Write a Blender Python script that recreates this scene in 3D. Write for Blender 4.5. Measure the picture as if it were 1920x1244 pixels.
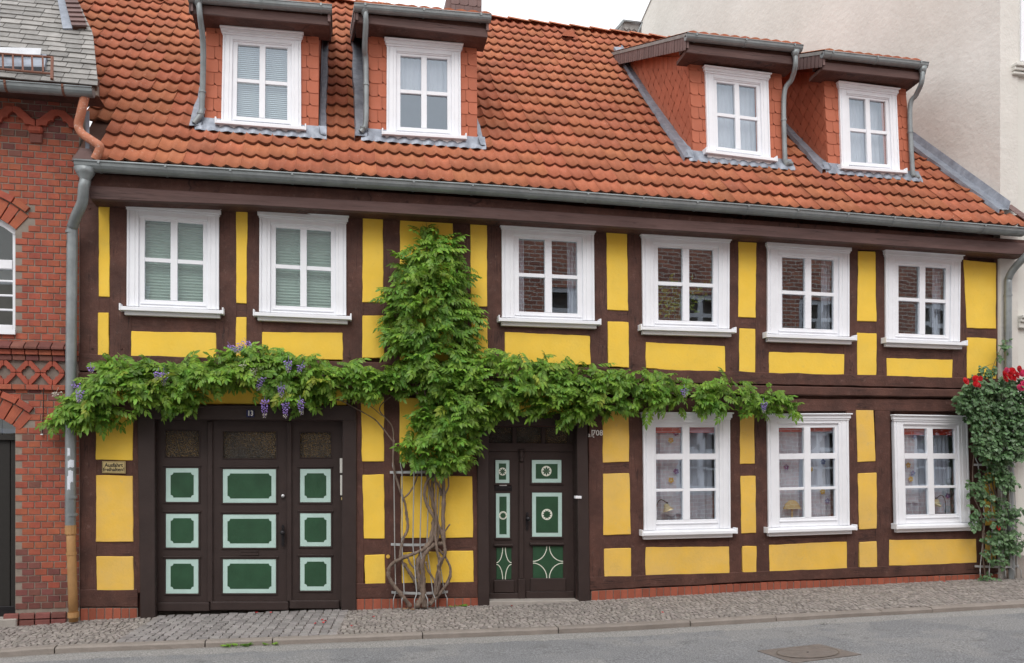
import bpy, bmesh, math, random
import numpy as np
from mathutils import Vector, Matrix, noise
random.seed(7)
R = math.radians
for o in list(bpy.data.objects): bpy.data.objects.remove(o)
S = bpy.context.scene
# ------------------------------------------------------------------ camera
F, CU, HY = 1550.0, 960.0, 868.0            # focal length, centre column and horizon row in photo pixels
ANG = math.atan(F / 7240.0)                 # the facade recedes to the right by this angle
CAM = Vector((-2.162, -10.10, 1.76))
FW = Vector((math.sin(ANG), math.cos(ANG), 0)); RT = Vector((math.cos(ANG), -math.sin(ANG), 0)); UP = Vector((0, 0, 1))
cd = bpy.data.cameras.new('camera'); cam = bpy.data.objects.new('camera', cd); S.collection.objects.link(cam)
cam.location = CAM; cam.rotation_euler = (R(90), 0, -ANG)
cd.sensor_width = 36; cd.lens = 36 * F / 1920; cd.shift_y = (HY - 622) / 1920; cd.clip_start = .1; cd.clip_end = 3000
S.camera = cam
# ------------------------------------------------------------------ overcast daylight
W = bpy.data.worlds.new('World'); S.world = W; W.use_nodes = True
nt = W.node_tree; nt.nodes.clear()
sky = nt.nodes.new('ShaderNodeTexSky'); sky.sky_type = 'NISHITA'; sky.sun_disc = False
sky.sun_elevation = R(52); sky.sun_rotation = R(200); sky.dust_density = 4; sky.air_density = 1.2
hs = nt.nodes.new('ShaderNodeHueSaturation'); hs.inputs['Saturation'].default_value = .25
mx = nt.nodes.new('ShaderNodeMix'); mx.data_type = 'RGBA'; mx.inputs['Factor'].default_value = .8
mx.inputs['B'].default_value = (9.6, 9.7, 10.0, 1)          # even cloud layer
bg = nt.nodes.new('ShaderNodeBackground'); bg.inputs['Strength'].default_value = .115
wo = nt.nodes.new('ShaderNodeOutputWorld')
nt.links.new(sky.outputs[0], hs.inputs['Color']); nt.links.new(hs.outputs[0], mx.inputs['A'])
nt.links.new(mx.outputs['Result'], bg.inputs['Color']); nt.links.new(bg.outputs[0], wo.inputs[0])
sd = bpy.data.lights.new('sun', 'SUN'); sd.energy = 1.0; sd.angle = R(35); sd.color = (1, .97, .93)
so = bpy.data.objects.new('sun', sd); S.collection.objects.link(so)
so.rotation_euler = (R(40), 0, R(-18)); so.location = (-3, -8, 14)
S.view_settings.view_transform = 'Standard'; S.view_settings.look = 'None'
S.view_settings.exposure = 0.55; S.view_settings.gamma = 1
S.render.engine = 'CYCLES'; S.cycles.max_bounces = 8; S.cycles.transparent_max_bounces = 12
# ------------------------------------------------------------------ pixel -> place
def ray(u, v): return FW + RT * ((u - CU) / F) + UP * ((HY - v) / F)
def PX(u, v, y=0.0):                        # on the vertical plane Y = y
    d = ray(u, v); return CAM + d * ((y - CAM.y) / d.y)
def PZ(u, v, z=0.0):                        # on the horizontal plane Z = z
    d = ray(u, v); return CAM + d * ((z - CAM.z) / d.z)
def PP(u, v, p0, n):                        # on any plane
    d = ray(u, v); return CAM + d * ((p0 - CAM).dot(n) / d.dot(n))
def lerp(a, b, t): return a + (b - a) * t
def interp(x, xs, ys): return float(np.interp(x, xs, ys))
# ------------------------------------------------------------------ object helpers
COL = S.collection
WM = {}                                      # world position of every parent
def link(o, parent=None):
    COL.objects.link(o)
    if parent is not None:
        o.parent = parent; o.matrix_parent_inverse = Matrix.Translation(-WM[parent.name])
    return o
def tag(o, label=None, cat=None, group=None, kind=None):
    if label: o['label'] = label
    if cat: o['category'] = cat
    if group: o['group'] = group
    if kind: o['kind'] = kind
    return o
def empty(name, loc, parent=None, **k):
    o = bpy.data.objects.new(name, None); o.empty_display_size = .2
    loc = Vector(loc); o.location = loc; link(o, parent); WM[o.name] = loc
    return tag(o, **k)
def mesh_data(name, verts, faces, mat, smooth=False, fix=True):
    me = bpy.data.meshes.new(name); me.from_pydata([tuple(v) for v in verts], [], faces)
    if fix:
        bm = bmesh.new(); bm.from_mesh(me); bmesh.ops.recalc_face_normals(bm, faces=bm.faces); bm.to_mesh(me); bm.free()
    if mat: me.materials.append(mat)
    if smooth: me.polygons.foreach_set('use_smooth', [True] * len(me.polygons))
    me.update(); return me
def add(name, verts, faces, mat, parent=None, smooth=False, bevel=0, fix=True, **k):
    vs = [Vector(v) for v in verts]
    c = Vector((sum(v.x for v in vs), sum(v.y for v in vs), sum(v.z for v in vs))) / len(vs)
    o = bpy.data.objects.new(name, mesh_data(name, [v - c for v in vs], faces, mat, smooth, fix))
    o.location = c; link(o, parent); WM[o.name] = c
    if bevel:
        b = o.modifiers.new('bevel', 'BEVEL'); b.width = bevel; b.segments = 1; b.limit_method = 'ANGLE'
    return tag(o, **k)
class MB:                                    # collects several solids for one mesh
    def __init__(s): s.v = []; s.f = []
    def put(s, v, f):
        n = len(s.v); s.v += [Vector(p) for p in v]; s.f += [tuple(i + n for i in q) for q in f]; return s
    def prism(s, front, off):
        n = len(front); b = [Vector(p) + off for p in front]
        fs = [tuple(range(n)), tuple(range(2 * n - 1, n - 1, -1))] + [(i, (i + 1) % n, n + (i + 1) % n, n + i) for i in range(n)]
        return s.put(list(front) + b, fs)
    def box(s, a, b):
        a = Vector(a); b = Vector(b)
        fr = [Vector((a.x, a.y, a.z)), Vector((b.x, a.y, a.z)), Vector((b.x, a.y, b.z)), Vector((a.x, a.y, b.z))]
        return s.prism(fr, Vector((0, b.y - a.y, 0)))
    def tube(s, pts, rad, n=8, cap=True, jit=0):
        pts = [Vector(p) for p in pts]; rad = rad if isinstance(rad, (list, tuple)) else [rad] * len(pts)
        rings = []; prev = None
        for i, p in enumerate(pts):
            t = (pts[min(i + 1, len(pts) - 1)] - pts[max(i - 1, 0)]).normalized()
            if prev is None: a = t.cross(Vector((.13, .92, .31))); a.normalize()
            else: a = prev - t * prev.dot(t); a.normalize()
            prev = a; b = t.cross(a)
            rings.append([p + (a * math.cos(2 * math.pi * k / n) + b * math.sin(2 * math.pi * k / n)) * rad[i] * (1 + jit * noise.noise(Vector((k * 1.9, i * .35, p.x * 7)))) for k in range(n)])
        v = [q for r in rings for q in r]; f = []
        for i in range(len(rings) - 1):
            for k in range(n): f.append((i * n + k, i * n + (k + 1) % n, (i + 1) * n + (k + 1) % n, (i + 1) * n + k))
        if cap: f.append(tuple(range(n))); f.append(tuple(range((len(rings) - 1) * n, len(rings) * n)))
        return s.put(v, f)
    def build(s, name, mat, parent=None, **k): return add(name, s.v, s.f, mat, parent, **k)
def spline(pts, sub=6):                      # Catmull-Rom through points
    pts = [Vector(p) for p in pts]; out = []
    P = [pts[0] * 2 - pts[1]] + pts + [pts[-1] * 2 - pts[-2]]
    for i in range(1, len(P) - 2):
        for k in range(sub):
            t = k / sub; a, b, c, d = P[i - 1:i + 3]
            out.append(.5 * ((2 * b) + (c - a) * t + (2 * a - 5 * b + 4 * c - d) * t * t + (3 * b - a - 3 * c + d) * t ** 3))
    out.append(pts[-1]); return out
def wobbly(corners, step, amp, seed=0):      # hand-made outline: edges wander a few millimetres
    out = []; n = len(corners)
    for i in range(n):
        a, b = Vector(corners[i]), Vector(corners[(i + 1) % n]); L = (b - a).length; m = max(1, int(L / step))
        for k in range(m):
            p = a.lerp(b, k / m)
            w = noise.noise_vector(p * 5.3 + Vector((seed, 0, 0))) * amp + noise.noise_vector(p * 17 + Vector((0, seed, 3))) * amp * .45
            out.append(p + Vector((w.x, 0, w.z)))
    return out
def qpx(quad, y): return [PX(u, v, y) for u, v in quad]
def prism_px(name, quad, yf, yb, mat, parent, bevel=.004, wob=0, step=.09, **k):
    pts = qpx(quad, yf)
    if wob: pts = wobbly(pts, step, wob, len(COL.objects))
    return MB().prism(pts, Vector((0, yb - yf, 0))).build(name, mat, parent, bevel=bevel, **k)
def rect(x0, y0, x1, y1): return [(x0, y0), (x1, y0), (x1, y1), (x0, y1)]
def grid_holes(corners, holes):              # sheet (BL,BR,TR,TL) with rectangular holes in 0..1 coordinates
    us = sorted({0, 1} | {h[0] for h in holes} | {h[2] for h in holes}); vs = sorted({0, 1} | {h[1] for h in holes} | {h[3] for h in holes})
    a, b, c, d = [Vector(p) for p in corners]; V = []; Fc = []
    P = lambda u, v: a.lerp(b, u).lerp(d.lerp(c, u), v)
    for i in range(len(us) - 1):
        for j in range(len(vs) - 1):
            mu, mv = (us[i] + us[i + 1]) / 2, (vs[j] + vs[j + 1]) / 2
            if any(h[0] < mu < h[2] and h[1] < mv < h[3] for h in holes): continue
            n = len(V); V += [P(us[i], vs[j]), P(us[i + 1], vs[j]), P(us[i + 1], vs[j + 1]), P(us[i], vs[j + 1])]; Fc.append((n, n + 1, n + 2, n + 3))
    return V, Fc
def clip_poly(poly, region):                 # Sutherland-Hodgman, convex counter-clockwise region, 2D
    for i in range(len(region)):
        a, b = region[i], region[(i + 1) % len(region)]; out = []
        side = lambda p: (b[0] - a[0]) * (p[1] - a[1]) - (b[1] - a[1]) * (p[0] - a[0])
        for j in range(len(poly)):
            p, q = poly[j], poly[(j + 1) % len(poly)]; sp, sq = side(p), side(q)
            if sp >= 0: out.append(p)
            if sp * sq < 0:
                t = sp / (sp - sq); out.append((p[0] + (q[0] - p[0]) * t, p[1] + (q[1] - p[1]) * t))
        poly = out
        if len(poly) < 3: return []
    return poly
def area2(p): return abs(sum(p[i][0] * p[(i + 1) % len(p)][1] - p[(i + 1) % len(p)][0] * p[i][1] for i in range(len(p)))) / 2
def inside(p, poly):
    c = False; j = len(poly) - 1
    for i in range(len(poly)):
        (xi, yi), (xj, yj) = poly[i], poly[j]
        if (yi > p[1]) != (yj > p[1]) and p[0] < (xj - xi) * (p[1] - yi) / (yj - yi) + xi: c = not c
        j = i
    return c
# ------------------------------------------------------------------ materials
MT = {}
def mat(name, col, rough=.7, metal=0, var=.12, scale=6, col2=None, fac2=.5, stretch=(1, 1, 1), bump=.15, bscale=60, pieces=0, spec=.35, fine=0, hue=0, dirt=None, trans=0, crack=None, speck=None):
    """Principled paint/stone/wood: noise mottling, optional second colour in patches, per-piece variation, fine relief."""
    m = bpy.data.materials.new(name); m.use_nodes = True; t = m.node_tree; N = t.nodes; L = t.links; N.clear()
    out = N.new('ShaderNodeOutputMaterial'); b = N.new('ShaderNodeBsdfPrincipled'); L.new(b.outputs[0], out.inputs[0])
    geo = N.new('ShaderNodeNewGeometry'); mp = N.new('ShaderNodeMapping'); mp.inputs['Scale'].default_value = stretch
    L.new(geo.outputs['Position'], mp.inputs[0])
    def nz(sc, det=5, r=.6):
        n = N.new('ShaderNodeTexNoise'); n.inputs['Scale'].default_value = sc; n.inputs['Detail'].default_value = det; n.inputs['Roughness'].default_value = r
        L.new(mp.outputs[0], n.inputs['Vector']); return n.outputs['Fac']
    def rng(src, a, c, lo, hi):
        r = N.new('ShaderNodeMapRange'); r.inputs['From Min'].default_value = a; r.inputs['From Max'].default_value = c
        r.inputs['To Min'].default_value = lo; r.inputs['To Max'].default_value = hi; L.new(src, r.inputs[0]); return r.outputs[0]
    def mixc(fac, A, B, mode='MIX'):
        x = N.new('ShaderNodeMix'); x.data_type = 'RGBA'; x.blend_type = mode
        for key, val in (('Factor', fac), ('A', A), ('B', B)):
            s = [i for i in x.inputs if i.name == key and i.type == ('VALUE' if key == 'Factor' else 'RGBA')][0]
            if hasattr(val, 'links'): L.new(val, s)
            else: s.default_value = val if key == 'Factor' else (*val, 1)
        return x.outputs['Result']
    c = (lambda v: v)(None)
    base = N.new('ShaderNodeRGB'); base.outputs[0].default_value = (*col, 1); c = base.outputs[0]
    if col2: c = mixc(rng(nz(scale * .7, 6, .7), .5 - .16 + (.5 - fac2) * .5, .5 + .16 + (.5 - fac2) * .5, 0, 1), c, col2)
    if dirt: c = mixc(rng(nz(scale * 4, 8, .75), dirt[1], dirt[1] + .12, 0, dirt[2] if len(dirt) > 2 else 1), c, dirt[0])
    def mulm(a, b_):
        x = N.new('ShaderNodeMath'); x.operation = 'MULTIPLY'; L.new(a, x.inputs[0]); L.new(b_, x.inputs[1]); return x.outputs[0]
    if crack:                                # (colour, stretch, scale, width, strength): thin wandering lines along the stretch
        cm = N.new('ShaderNodeMapping'); cm.inputs['Scale'].default_value = crack[1]; L.new(geo.outputs['Position'], cm.inputs[0])
        cn = N.new('ShaderNodeTexNoise'); cn.inputs['Scale'].default_value = crack[2]; cn.inputs['Detail'].default_value = 3; cn.inputs['Roughness'].default_value = .55; L.new(cm.outputs[0], cn.inputs['Vector'])
        sb = N.new('ShaderNodeMath'); sb.operation = 'SUBTRACT'; sb.inputs[1].default_value = .5; L.new(cn.outputs['Fac'], sb.inputs[0])
        ab = N.new('ShaderNodeMath'); ab.operation = 'ABSOLUTE'; L.new(sb.outputs[0], ab.inputs[0])
        c = mixc(mulm(rng(ab.outputs[0], 0, crack[3], crack[4], 0), rng(nz(1.7, 3), .45, .6, 0, 1)), c, crack[0])
    if speck:                                # (colour, scale, threshold, strength): lichen, paint flecks and painted glass glints in patches
        c = mixc(mulm(rng(nz(speck[1], 4, .7), speck[2], speck[2] + .06, 0, speck[3]), rng(nz(1.3, 4), .42, .6, 0, 1)), c, speck[0])
    hv = N.new('ShaderNodeHueSaturation'); L.new(c, hv.inputs['Color'])
    v = rng(nz(scale), .25, .75, 1 - var, 1 + var)
    if fine:
        mm = N.new('ShaderNodeMath'); mm.operation = 'MULTIPLY'; L.new(v, mm.inputs[0]); L.new(rng(nz(bscale * 2, 3), .3, .7, 1 - fine, 1 + fine), mm.inputs[1]); v = mm.outputs[0]
    if pieces:
        oi = N.new('ShaderNodeObjectInfo'); ad = N.new('ShaderNodeMath'); ad.operation = 'ADD'
        L.new(oi.outputs['Random'], ad.inputs[0]); L.new(geo.outputs['Random Per Island'], ad.inputs[1])
        fr = N.new('ShaderNodeMath'); fr.operation = 'FRACT'; L.new(ad.outputs[0], fr.inputs[0])
        mm = N.new('ShaderNodeMath'); mm.operation = 'MULTIPLY'; L.new(v, mm.inputs[0]); L.new(rng(fr.outputs[0], 0, 1, 1 - pieces, 1 + pieces), mm.inputs[1]); v = mm.outputs[0]
        if hue:
            f2 = N.new('ShaderNodeMath'); f2.operation = 'MULTIPLY'; f2.inputs[1].default_value = 7.31; L.new(fr.outputs[0], f2.inputs[0])
            f3 = N.new('ShaderNodeMath'); f3.operation = 'FRACT'; L.new(f2.outputs[0], f3.inputs[0]); L.new(rng(f3.outputs[0], 0, 1, .5 - hue, .5 + hue), hv.inputs['Hue'])
    L.new(v, hv.inputs['Value']); L.new(hv.outputs[0], b.inputs['Base Color'])
    b.inputs['Metallic'].default_value = metal; b.inputs['Specular IOR Level'].default_value = spec
    L.new(rng(nz(scale * 2.3), .3, .7, max(.02, rough - .1), min(1, rough + .1)), b.inputs['Roughness'])
    if bump:
        bp = N.new('ShaderNodeBump'); bp.inputs['Strength'].default_value = bump; bp.inputs['Distance'].default_value = .01
        L.new(nz(bscale, 4), bp.inputs['Height']); L.new(bp.outputs[0], b.inputs['Normal'])
    if trans:
        tr = N.new('ShaderNodeBsdfTranslucent'); L.new(hv.outputs[0], tr.inputs[0]); ms = N.new('ShaderNodeMixShader'); ms.inputs[0].default_value = trans
        L.new(b.outputs[0], ms.inputs[1]); L.new(tr.outputs[0], ms.inputs[2]); L.new(ms.outputs[0], out.inputs[0])
    MT[name] = m; return m
for nm_, st_ in (('timber', (1, 1, 1)), ('timber_v', (7, 7, .5)), ('timber_h', (.5, 7, 7))):
    mat(nm_, (.104, .046, .034), .75, var=.32, scale=3.5, col2=(.068, .031, .024), dirt=((.17, .105, .088), .58, .5), bump=.5, bscale=40, fine=.15, crack=((.018, .010, .009), st_, 2.2, .022, .85), speck=((.20, .15, .135), 30, .66, .55))
mat('timber_light', (.125, .072, .064), .7, var=.25, scale=4, col2=(.085, .047, .042), crack=((.03, .017, .015), (.3, 5, 9), 2, .02, .7), bump=.25, bscale=30, stretch=(.35, 1, 3))
mat('door_brown', (.040, .027, .0245), .5, var=.16, scale=5, bump=.12, bscale=45, spec=.3, dirt=((.075, .058, .052), .63, .35), speck=((.12, .10, .09), 40, .69, .5))
mat('yellow', (.86, .56, .07), .8, var=.07, scale=2.4, col2=(.82, .56, .095), dirt=((.62, .43, .12), .59, .4), crack=((.5, .32, .07), (1, 1, 1), 3, .008, .15), bump=.3, bscale=35, spec=.15)
mat('yellow_dull', (.80, .50, .085), .82, var=.09, scale=2.4, col2=(.72, .475, .135), dirt=((.50, .37, .18), .58, .45), crack=((.42, .29, .1), (1, 1, 1), 3, .008, .2), bump=.3, bscale=35, spec=.15)  # duller yellow for most ground-floor panels
mat('white_paint', (.81, .825, .86), .5, var=.05, scale=4, bump=.06, bscale=30, dirt=((.55, .55, .55), .66, .35), speck=((.5, .49, .47), 26, .68, .5))
for nm_, c1_, c2_ in (('tile', (.415, .138, .068), (.33, .112, .058)), ('tile_edge_grime_shade', (.19, .078, .046), (.11, .055, .035))):
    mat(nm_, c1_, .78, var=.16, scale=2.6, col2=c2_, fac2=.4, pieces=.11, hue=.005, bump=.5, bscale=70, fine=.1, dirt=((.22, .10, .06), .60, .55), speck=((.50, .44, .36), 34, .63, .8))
mat('tile_under', (.10, .05, .035), .9)
mat('shingle', (.44, .135, .075), .75, var=.07, scale=6, pieces=.09, bump=.1, bscale=60)
mat('shingle_brown', (.15, .095, .088), .7, var=.08, scale=6, pieces=.14, bump=.1, bscale=60)
mat('slate', (.275, .265, .25), .6, var=.18, scale=9, col2=(.21, .20, .188), pieces=.24, bump=.3, bscale=60, dirt=((.46, .45, .42), .62, .6))
mat('zinc', (.28, .305, .31), .48, metal=.4, var=.16, scale=5, col2=(.21, .23, .235), bump=.06, bscale=20)
mat('lead', (.30, .33, .38), .5, metal=.35, var=.2, scale=9, col2=(.20, .22, .26), bump=.5, bscale=18)
mat('rust_pipe', (.42, .16, .09), .7, var=.15, scale=8, dirt=((.6, .52, .47), .55, .8), bump=.3, bscale=50)
mat('iron_tan', (.38, .21, .085), .6, var=.2, scale=8, dirt=((.20, .09, .045), .62, .8), bump=.3, bscale=60)
mat('rust', (.17, .075, .05), .8, var=.2, scale=20, bump=.4)
mat('brick', (.37, .10, .052), .8, var=.14, scale=10, col2=(.27, .072, .046), pieces=.10, hue=.005, bump=.4, bscale=70, fine=.08, dirt=((.18, .07, .05), .66, .4))
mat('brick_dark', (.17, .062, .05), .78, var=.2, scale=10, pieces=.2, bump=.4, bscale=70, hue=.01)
mat('brick_plinth', (.31, .088, .052), .8, var=.14, scale=10, pieces=.16, bump=.35, bscale=70)
mat('terracotta', (.33, .075, .045), .75, var=.18, scale=12, bump=.3, pieces=.1, dirt=((.12, .06, .05), .6, .6))
mat('mortar', (.25, .21, .175), .95, var=.15, scale=15, bump=.5, bscale=90)
mat('mortar_dark', (.20, .16, .135), .95, var=.15, scale=15, bump=.5, bscale=90)
mat('render', (.67, .65, .61), .9, var=.08, scale=.8, col2=(.575, .553, .51), bump=1.0, bscale=11, dirt=((.50, .48, .44), .60, .35), spec=.1)
mat('render_smooth', (.63, .62, .575), .85, var=.04, scale=2, bump=.15, bscale=50, spec=.15)
mat('concrete', (.34, .31, .28), .9, var=.12, scale=6, bump=.4, bscale=60)
mat('kerb_stone', (.245, .215, .19), .85, var=.16, scale=5, pieces=.08, bump=.5, bscale=60, fine=.08, dirt=((.2, .17, .14), .64, .6))
mat('cobble', (.265, .238, .218), .8, var=.16, scale=8, pieces=.24, hue=.015, bump=.45, bscale=60, fine=.08)
mat('sett', (.255, .237, .23), .75, var=.15, scale=8, pieces=.2, hue=.02, bump=.45, bscale=60, fine=.08)
mat('joint_sand', (.15, .125, .10), .95, var=.2, scale=20, bump=.5, bscale=120)
mat('manhole', (.20, .172, .155), .6, metal=.3, var=.2, scale=10, bump=.5, bscale=110)
mat('green', (.024, .075, .037), .5, var=.2, scale=5, bump=.1, bscale=40, dirt=((.06, .11, .075), .64, .35))
mat('mint', (.46, .63, .58), .55, var=.08, scale=6, bump=.08, dirt=((.33, .42, .38), .62, .4))
mat('cream_line', (.74, .76, .66), .5, var=.04, bump=0)
mat('dark_metal', (.035, .033, .036), .4, metal=.7, var=.2, bump=.1)
mat('bright_metal', (.55, .55, .56), .3, metal=.8, var=.1, bump=0)
mat('galv', (.42, .43, .43), .45, metal=.5, var=.15, scale=15, bump=.05)
mat('bark', (.25, .19, .15), .9, var=.3, scale=9, col2=(.13, .095, .075), stretch=(3, 3, .8), bump=1.0, bscale=30, crack=((.05, .035, .028), (5, 5, .7), 6, .04, .8))
mat('leaf', (.115, .25, .03), .48, var=.28, scale=4.5, col2=(.25, .41, .05), fac2=.42, pieces=.34, hue=.016, bump=0, trans=.35, spec=.4)
mat('leaf_young', (.26, .34, .045), .5, var=.2, scale=9, pieces=.25, hue=.02, bump=0, trans=.35)
mat('rose_leaf', (.062, .145, .048), .4, var=.25, scale=6, col2=(.125, .215, .095), pieces=.35, bump=0, trans=.2, spec=.5)
mat('rose_petal', (.52, .006, .012), .5, var=.2, scale=20, pieces=.25, bump=0, trans=.25)
mat('pink_petal', (.56, .03, .11), .5, var=.2, scale=20, pieces=.25, bump=0, trans=.25)
mat('wisteria_petal', (.33, .22, .58), .6, var=.2, scale=30, pieces=.3, hue=.015, bump=0, trans=.3)
mat('wisteria_bud', (.52, .48, .42), .6, var=.2, scale=30, pieces=.25, bump=0, trans=.3)
mat('twig', (.16, .14, .07), .8, var=.2, bump=.2)
mat('sign_brass', (.55, .43, .20), .45, metal=.2, var=.1, bump=.05)
mat('ink', (.02, .018, .016), .6, var=0, bump=0)
mat('enamel_blue', (.018, .022, .075), .25, var=.08, bump=0)
mat('white_ink', (.8, .8, .78), .5, var=.03, bump=0)
mat('sticker', (.62, .66, .72), .6, var=.12, scale=60, bump=0, dirt=((.4, .42, .45), .55, .8))
mat('sticker_blue', (.10, .22, .42), .6, var=.1, bump=0)
mat('curtain', (.86, .85, .95), .9, var=.06, scale=6, bump=.05, trans=.35)
mat('curtain_grey', (.70, .72, .86), .9, var=.08, scale=6, bump=.05, trans=.3)
mat('blind_green', (.60, .74, .66), .85, var=.03, bump=0, trans=.25)
mat('blind_white', (.78, .84, .86), .7, var=.03, bump=0, trans=.2)
mat('pelmet_red', (.78, .06, .05), .8, var=.1, bump=0, trans=.15)
mat('flower_yellow', (.62, .38, .07), .8, var=.1, bump=0); mat('flower_plum', (.16, .06, .22), .8, var=.1, bump=0); mat('flower_blue', (.16, .19, .36), .8, var=.1, bump=0)
mat('lamp_glass', (.80, .68, .42), .3, var=.1, bump=0, trans=.4); mat('lamp_cloth', (.80, .60, .30), .8, var=.05, bump=0, trans=.4)
mat('room', (.30, .28, .26), .95, var=.05, bump=0); mat('room_light', (.50, .50, .52), .95, var=.05, bump=0)
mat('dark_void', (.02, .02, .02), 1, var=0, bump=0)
def glass(name, ior, tint=(1, 1, 1), rough=0.0, wav=.012, sc=1.6):
    m = bpy.data.materials.new(name); m.use_nodes = True; t = m.node_tree; N = t.nodes; L = t.links; N.clear()
    out = N.new('ShaderNodeOutputMaterial'); ms = N.new('ShaderNodeMixShader'); lw = N.new('ShaderNodeLayerWeight'); lw.inputs[0].default_value = .5
    pw = N.new('ShaderNodeMath'); pw.operation = 'POWER'; pw.inputs[1].default_value = 5; L.new(lw.outputs['Facing'], pw.inputs[0])
    fr = N.new('ShaderNodeMapRange'); fr.inputs['To Min'].default_value = ((ior - 1) / (ior + 1)) ** 2; L.new(pw.outputs[0], fr.inputs[0])   # Schlick, the same from both sides
    a = N.new('ShaderNodeBsdfTransparent'); a.inputs[0].default_value = (*tint, 1); g = N.new('ShaderNodeBsdfGlossy'); g.inputs['Roughness'].default_value = rough; g.inputs['Color'].default_value = (.80, .90, 1, 1)
    geo = N.new('ShaderNodeNewGeometry'); n = N.new('ShaderNodeTexNoise'); n.inputs['Scale'].default_value = sc; n.inputs['Detail'].default_value = 2; L.new(geo.outputs['Position'], n.inputs['Vector'])
    bp = N.new('ShaderNodeBump'); bp.inputs['Strength'].default_value = wav; bp.inputs['Distance'].default_value = .05; L.new(n.outputs['Fac'], bp.inputs['Height']); L.new(bp.outputs[0], g.inputs['Normal'])
    L.new(fr.outputs[0], ms.inputs[0]); L.new(a.outputs[0], ms.inputs[1]); L.new(g.outputs[0], ms.inputs[2]); L.new(ms.outputs[0], out.inputs[0]); MT[name] = m
glass('glass', 2.7, (.82, .86, .85)); glass('glass_old', 1.7, (.8, .8, .8), .05, .1, 14)
def special():
    # ornamental (rippled) glass in the gate: dark amber with glints painted as bright specks
    m = mat('glass_ripple', (.022, .016, .009), .22, var=.5, scale=25, bump=1.0, bscale=85, spec=.9, speck=((.42, .25, .065), 95, .53, .8)); m.node_tree.nodes['Bump'].inputs['Distance'].default_value = .02 if 'Bump' in m.node_tree.nodes else .02
    m = bpy.data.materials.new('lamp_glow'); m.use_nodes = True; b = m.node_tree.nodes['Principled BSDF']; b.inputs['Emission Color'].default_value = (1, .62, .2, 1); b.inputs['Emission Strength'].default_value = 4; MT['lamp_glow'] = m
    # brick of the house across the street (seen only in the window panes)
    m = bpy.data.materials.new('far_brick'); m.use_nodes = True; t = m.node_tree; b = t.nodes['Principled BSDF']; b.inputs['Roughness'].default_value = .9
    geo = t.nodes.new('ShaderNodeNewGeometry'); sx = t.nodes.new('ShaderNodeSeparateXYZ'); cx = t.nodes.new('ShaderNodeCombineXYZ'); br = t.nodes.new('ShaderNodeTexBrick')
    t.links.new(geo.outputs['Position'], sx.inputs[0]); t.links.new(sx.outputs['X'], cx.inputs['X']); t.links.new(sx.outputs['Z'], cx.inputs['Y']); t.links.new(cx.outputs[0], br.inputs['Vector'])
    br.inputs['Color1'].default_value = (.62, .26, .17, 1); br.inputs['Color2'].default_value = (.36, .15, .11, 1); br.inputs['Mortar'].default_value = (.72, .66, .58, 1)
    br.inputs['Scale'].default_value = 1; br.inputs['Brick Width'].default_value = .32; br.inputs['Row Height'].default_value = .12; br.inputs['Mortar Size'].default_value = .014
    t.links.new(br.outputs['Color'], b.inputs['Base Color']); MT['far_brick'] = m
    # asphalt: worn wheel surface, paler patched strip at the kerb, cracks
    m = bpy.data.materials.new('asphalt'); m.use_nodes = True; t = m.node_tree; N = t.nodes; L = t.links; b = N['Principled BSDF']; b.inputs['Roughness'].default_value = .8; b.inputs['Specular IOR Level'].default_value = .3
    geo = N.new('ShaderNodeNewGeometry')
    def nz(sc, det=6, vec=None, r=.65):
        n = N.new('ShaderNodeTexNoise'); n.inputs['Scale'].default_value = sc; n.inputs['Detail'].default_value = det; n.inputs['Roughness'].default_value = r; L.new(vec or geo.outputs['Position'], n.inputs['Vector']); return n
    def ramp(src, a, c):
        r = N.new('ShaderNodeMapRange'); r.inputs['From Min'].default_value = a; r.inputs['From Max'].default_value = c; L.new(src, r.inputs[0]); return r.outputs[0]
    def mixc(f, A, B):
        x = N.new('ShaderNodeMix'); x.data_type = 'RGBA'; L.new(f, x.inputs['Factor'])
        for s, v in ((x.inputs['A'], A), (x.inputs['B'], B)):
            if hasattr(v, 'links'): L.new(v, s)
            else: s.default_value = (*v, 1)
        return x.outputs['Result']
    def math_(op, a, c):
        x = N.new('ShaderNodeMath'); x.operation = op
        for i, v in enumerate((a, c)):
            if hasattr(v, 'links'): L.new(v, x.inputs[i])
            else: x.inputs[i].default_value = v
        return x.outputs[0]
    c = mixc(ramp(nz(1.1).outputs['Fac'], .38, .62), (.20, .203, .21), (.232, .234, .238))
    c = mixc(math_('MULTIPLY', ramp(nz(.55, 4).outputs['Fac'], .50, .515), .55), c, (.255, .252, .248))
    c = mixc(math_('MULTIPLY', ramp(nz(2.6, 7).outputs['Fac'], .58, .66), .6), c, (.15, .15, .152))
    sep = N.new('ShaderNodeSeparateXYZ'); L.new(geo.outputs['Position'], sep.inputs[0])
    edge = math_('ADD', math_('ADD', sep.outputs['Y'], math_('MULTIPLY', sep.outputs['X'], .027)), math_('MULTIPLY', math_('SUBTRACT', nz(1.6).outputs['Fac'], .5), .28))
    c = mixc(ramp(edge, -1.97, -1.94), c, (.29, .282, .27))
    c = mixc(math_('MULTIPLY', ramp(edge, -1.70, -1.58), .65), c, (.17, .15, .13))
    wv = N.new('ShaderNodeVectorMath'); wv.operation = 'ADD'; L.new(geo.outputs['Position'], wv.inputs[0])
    nn = nz(3.0, 3); sc_ = N.new('ShaderNodeVectorMath'); sc_.operation = 'SCALE'; sc_.inputs['Scale'].default_value = .35; L.new(nn.outputs['Color'], sc_.inputs[0]); L.new(sc_.outputs[0], wv.inputs[1])
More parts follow.
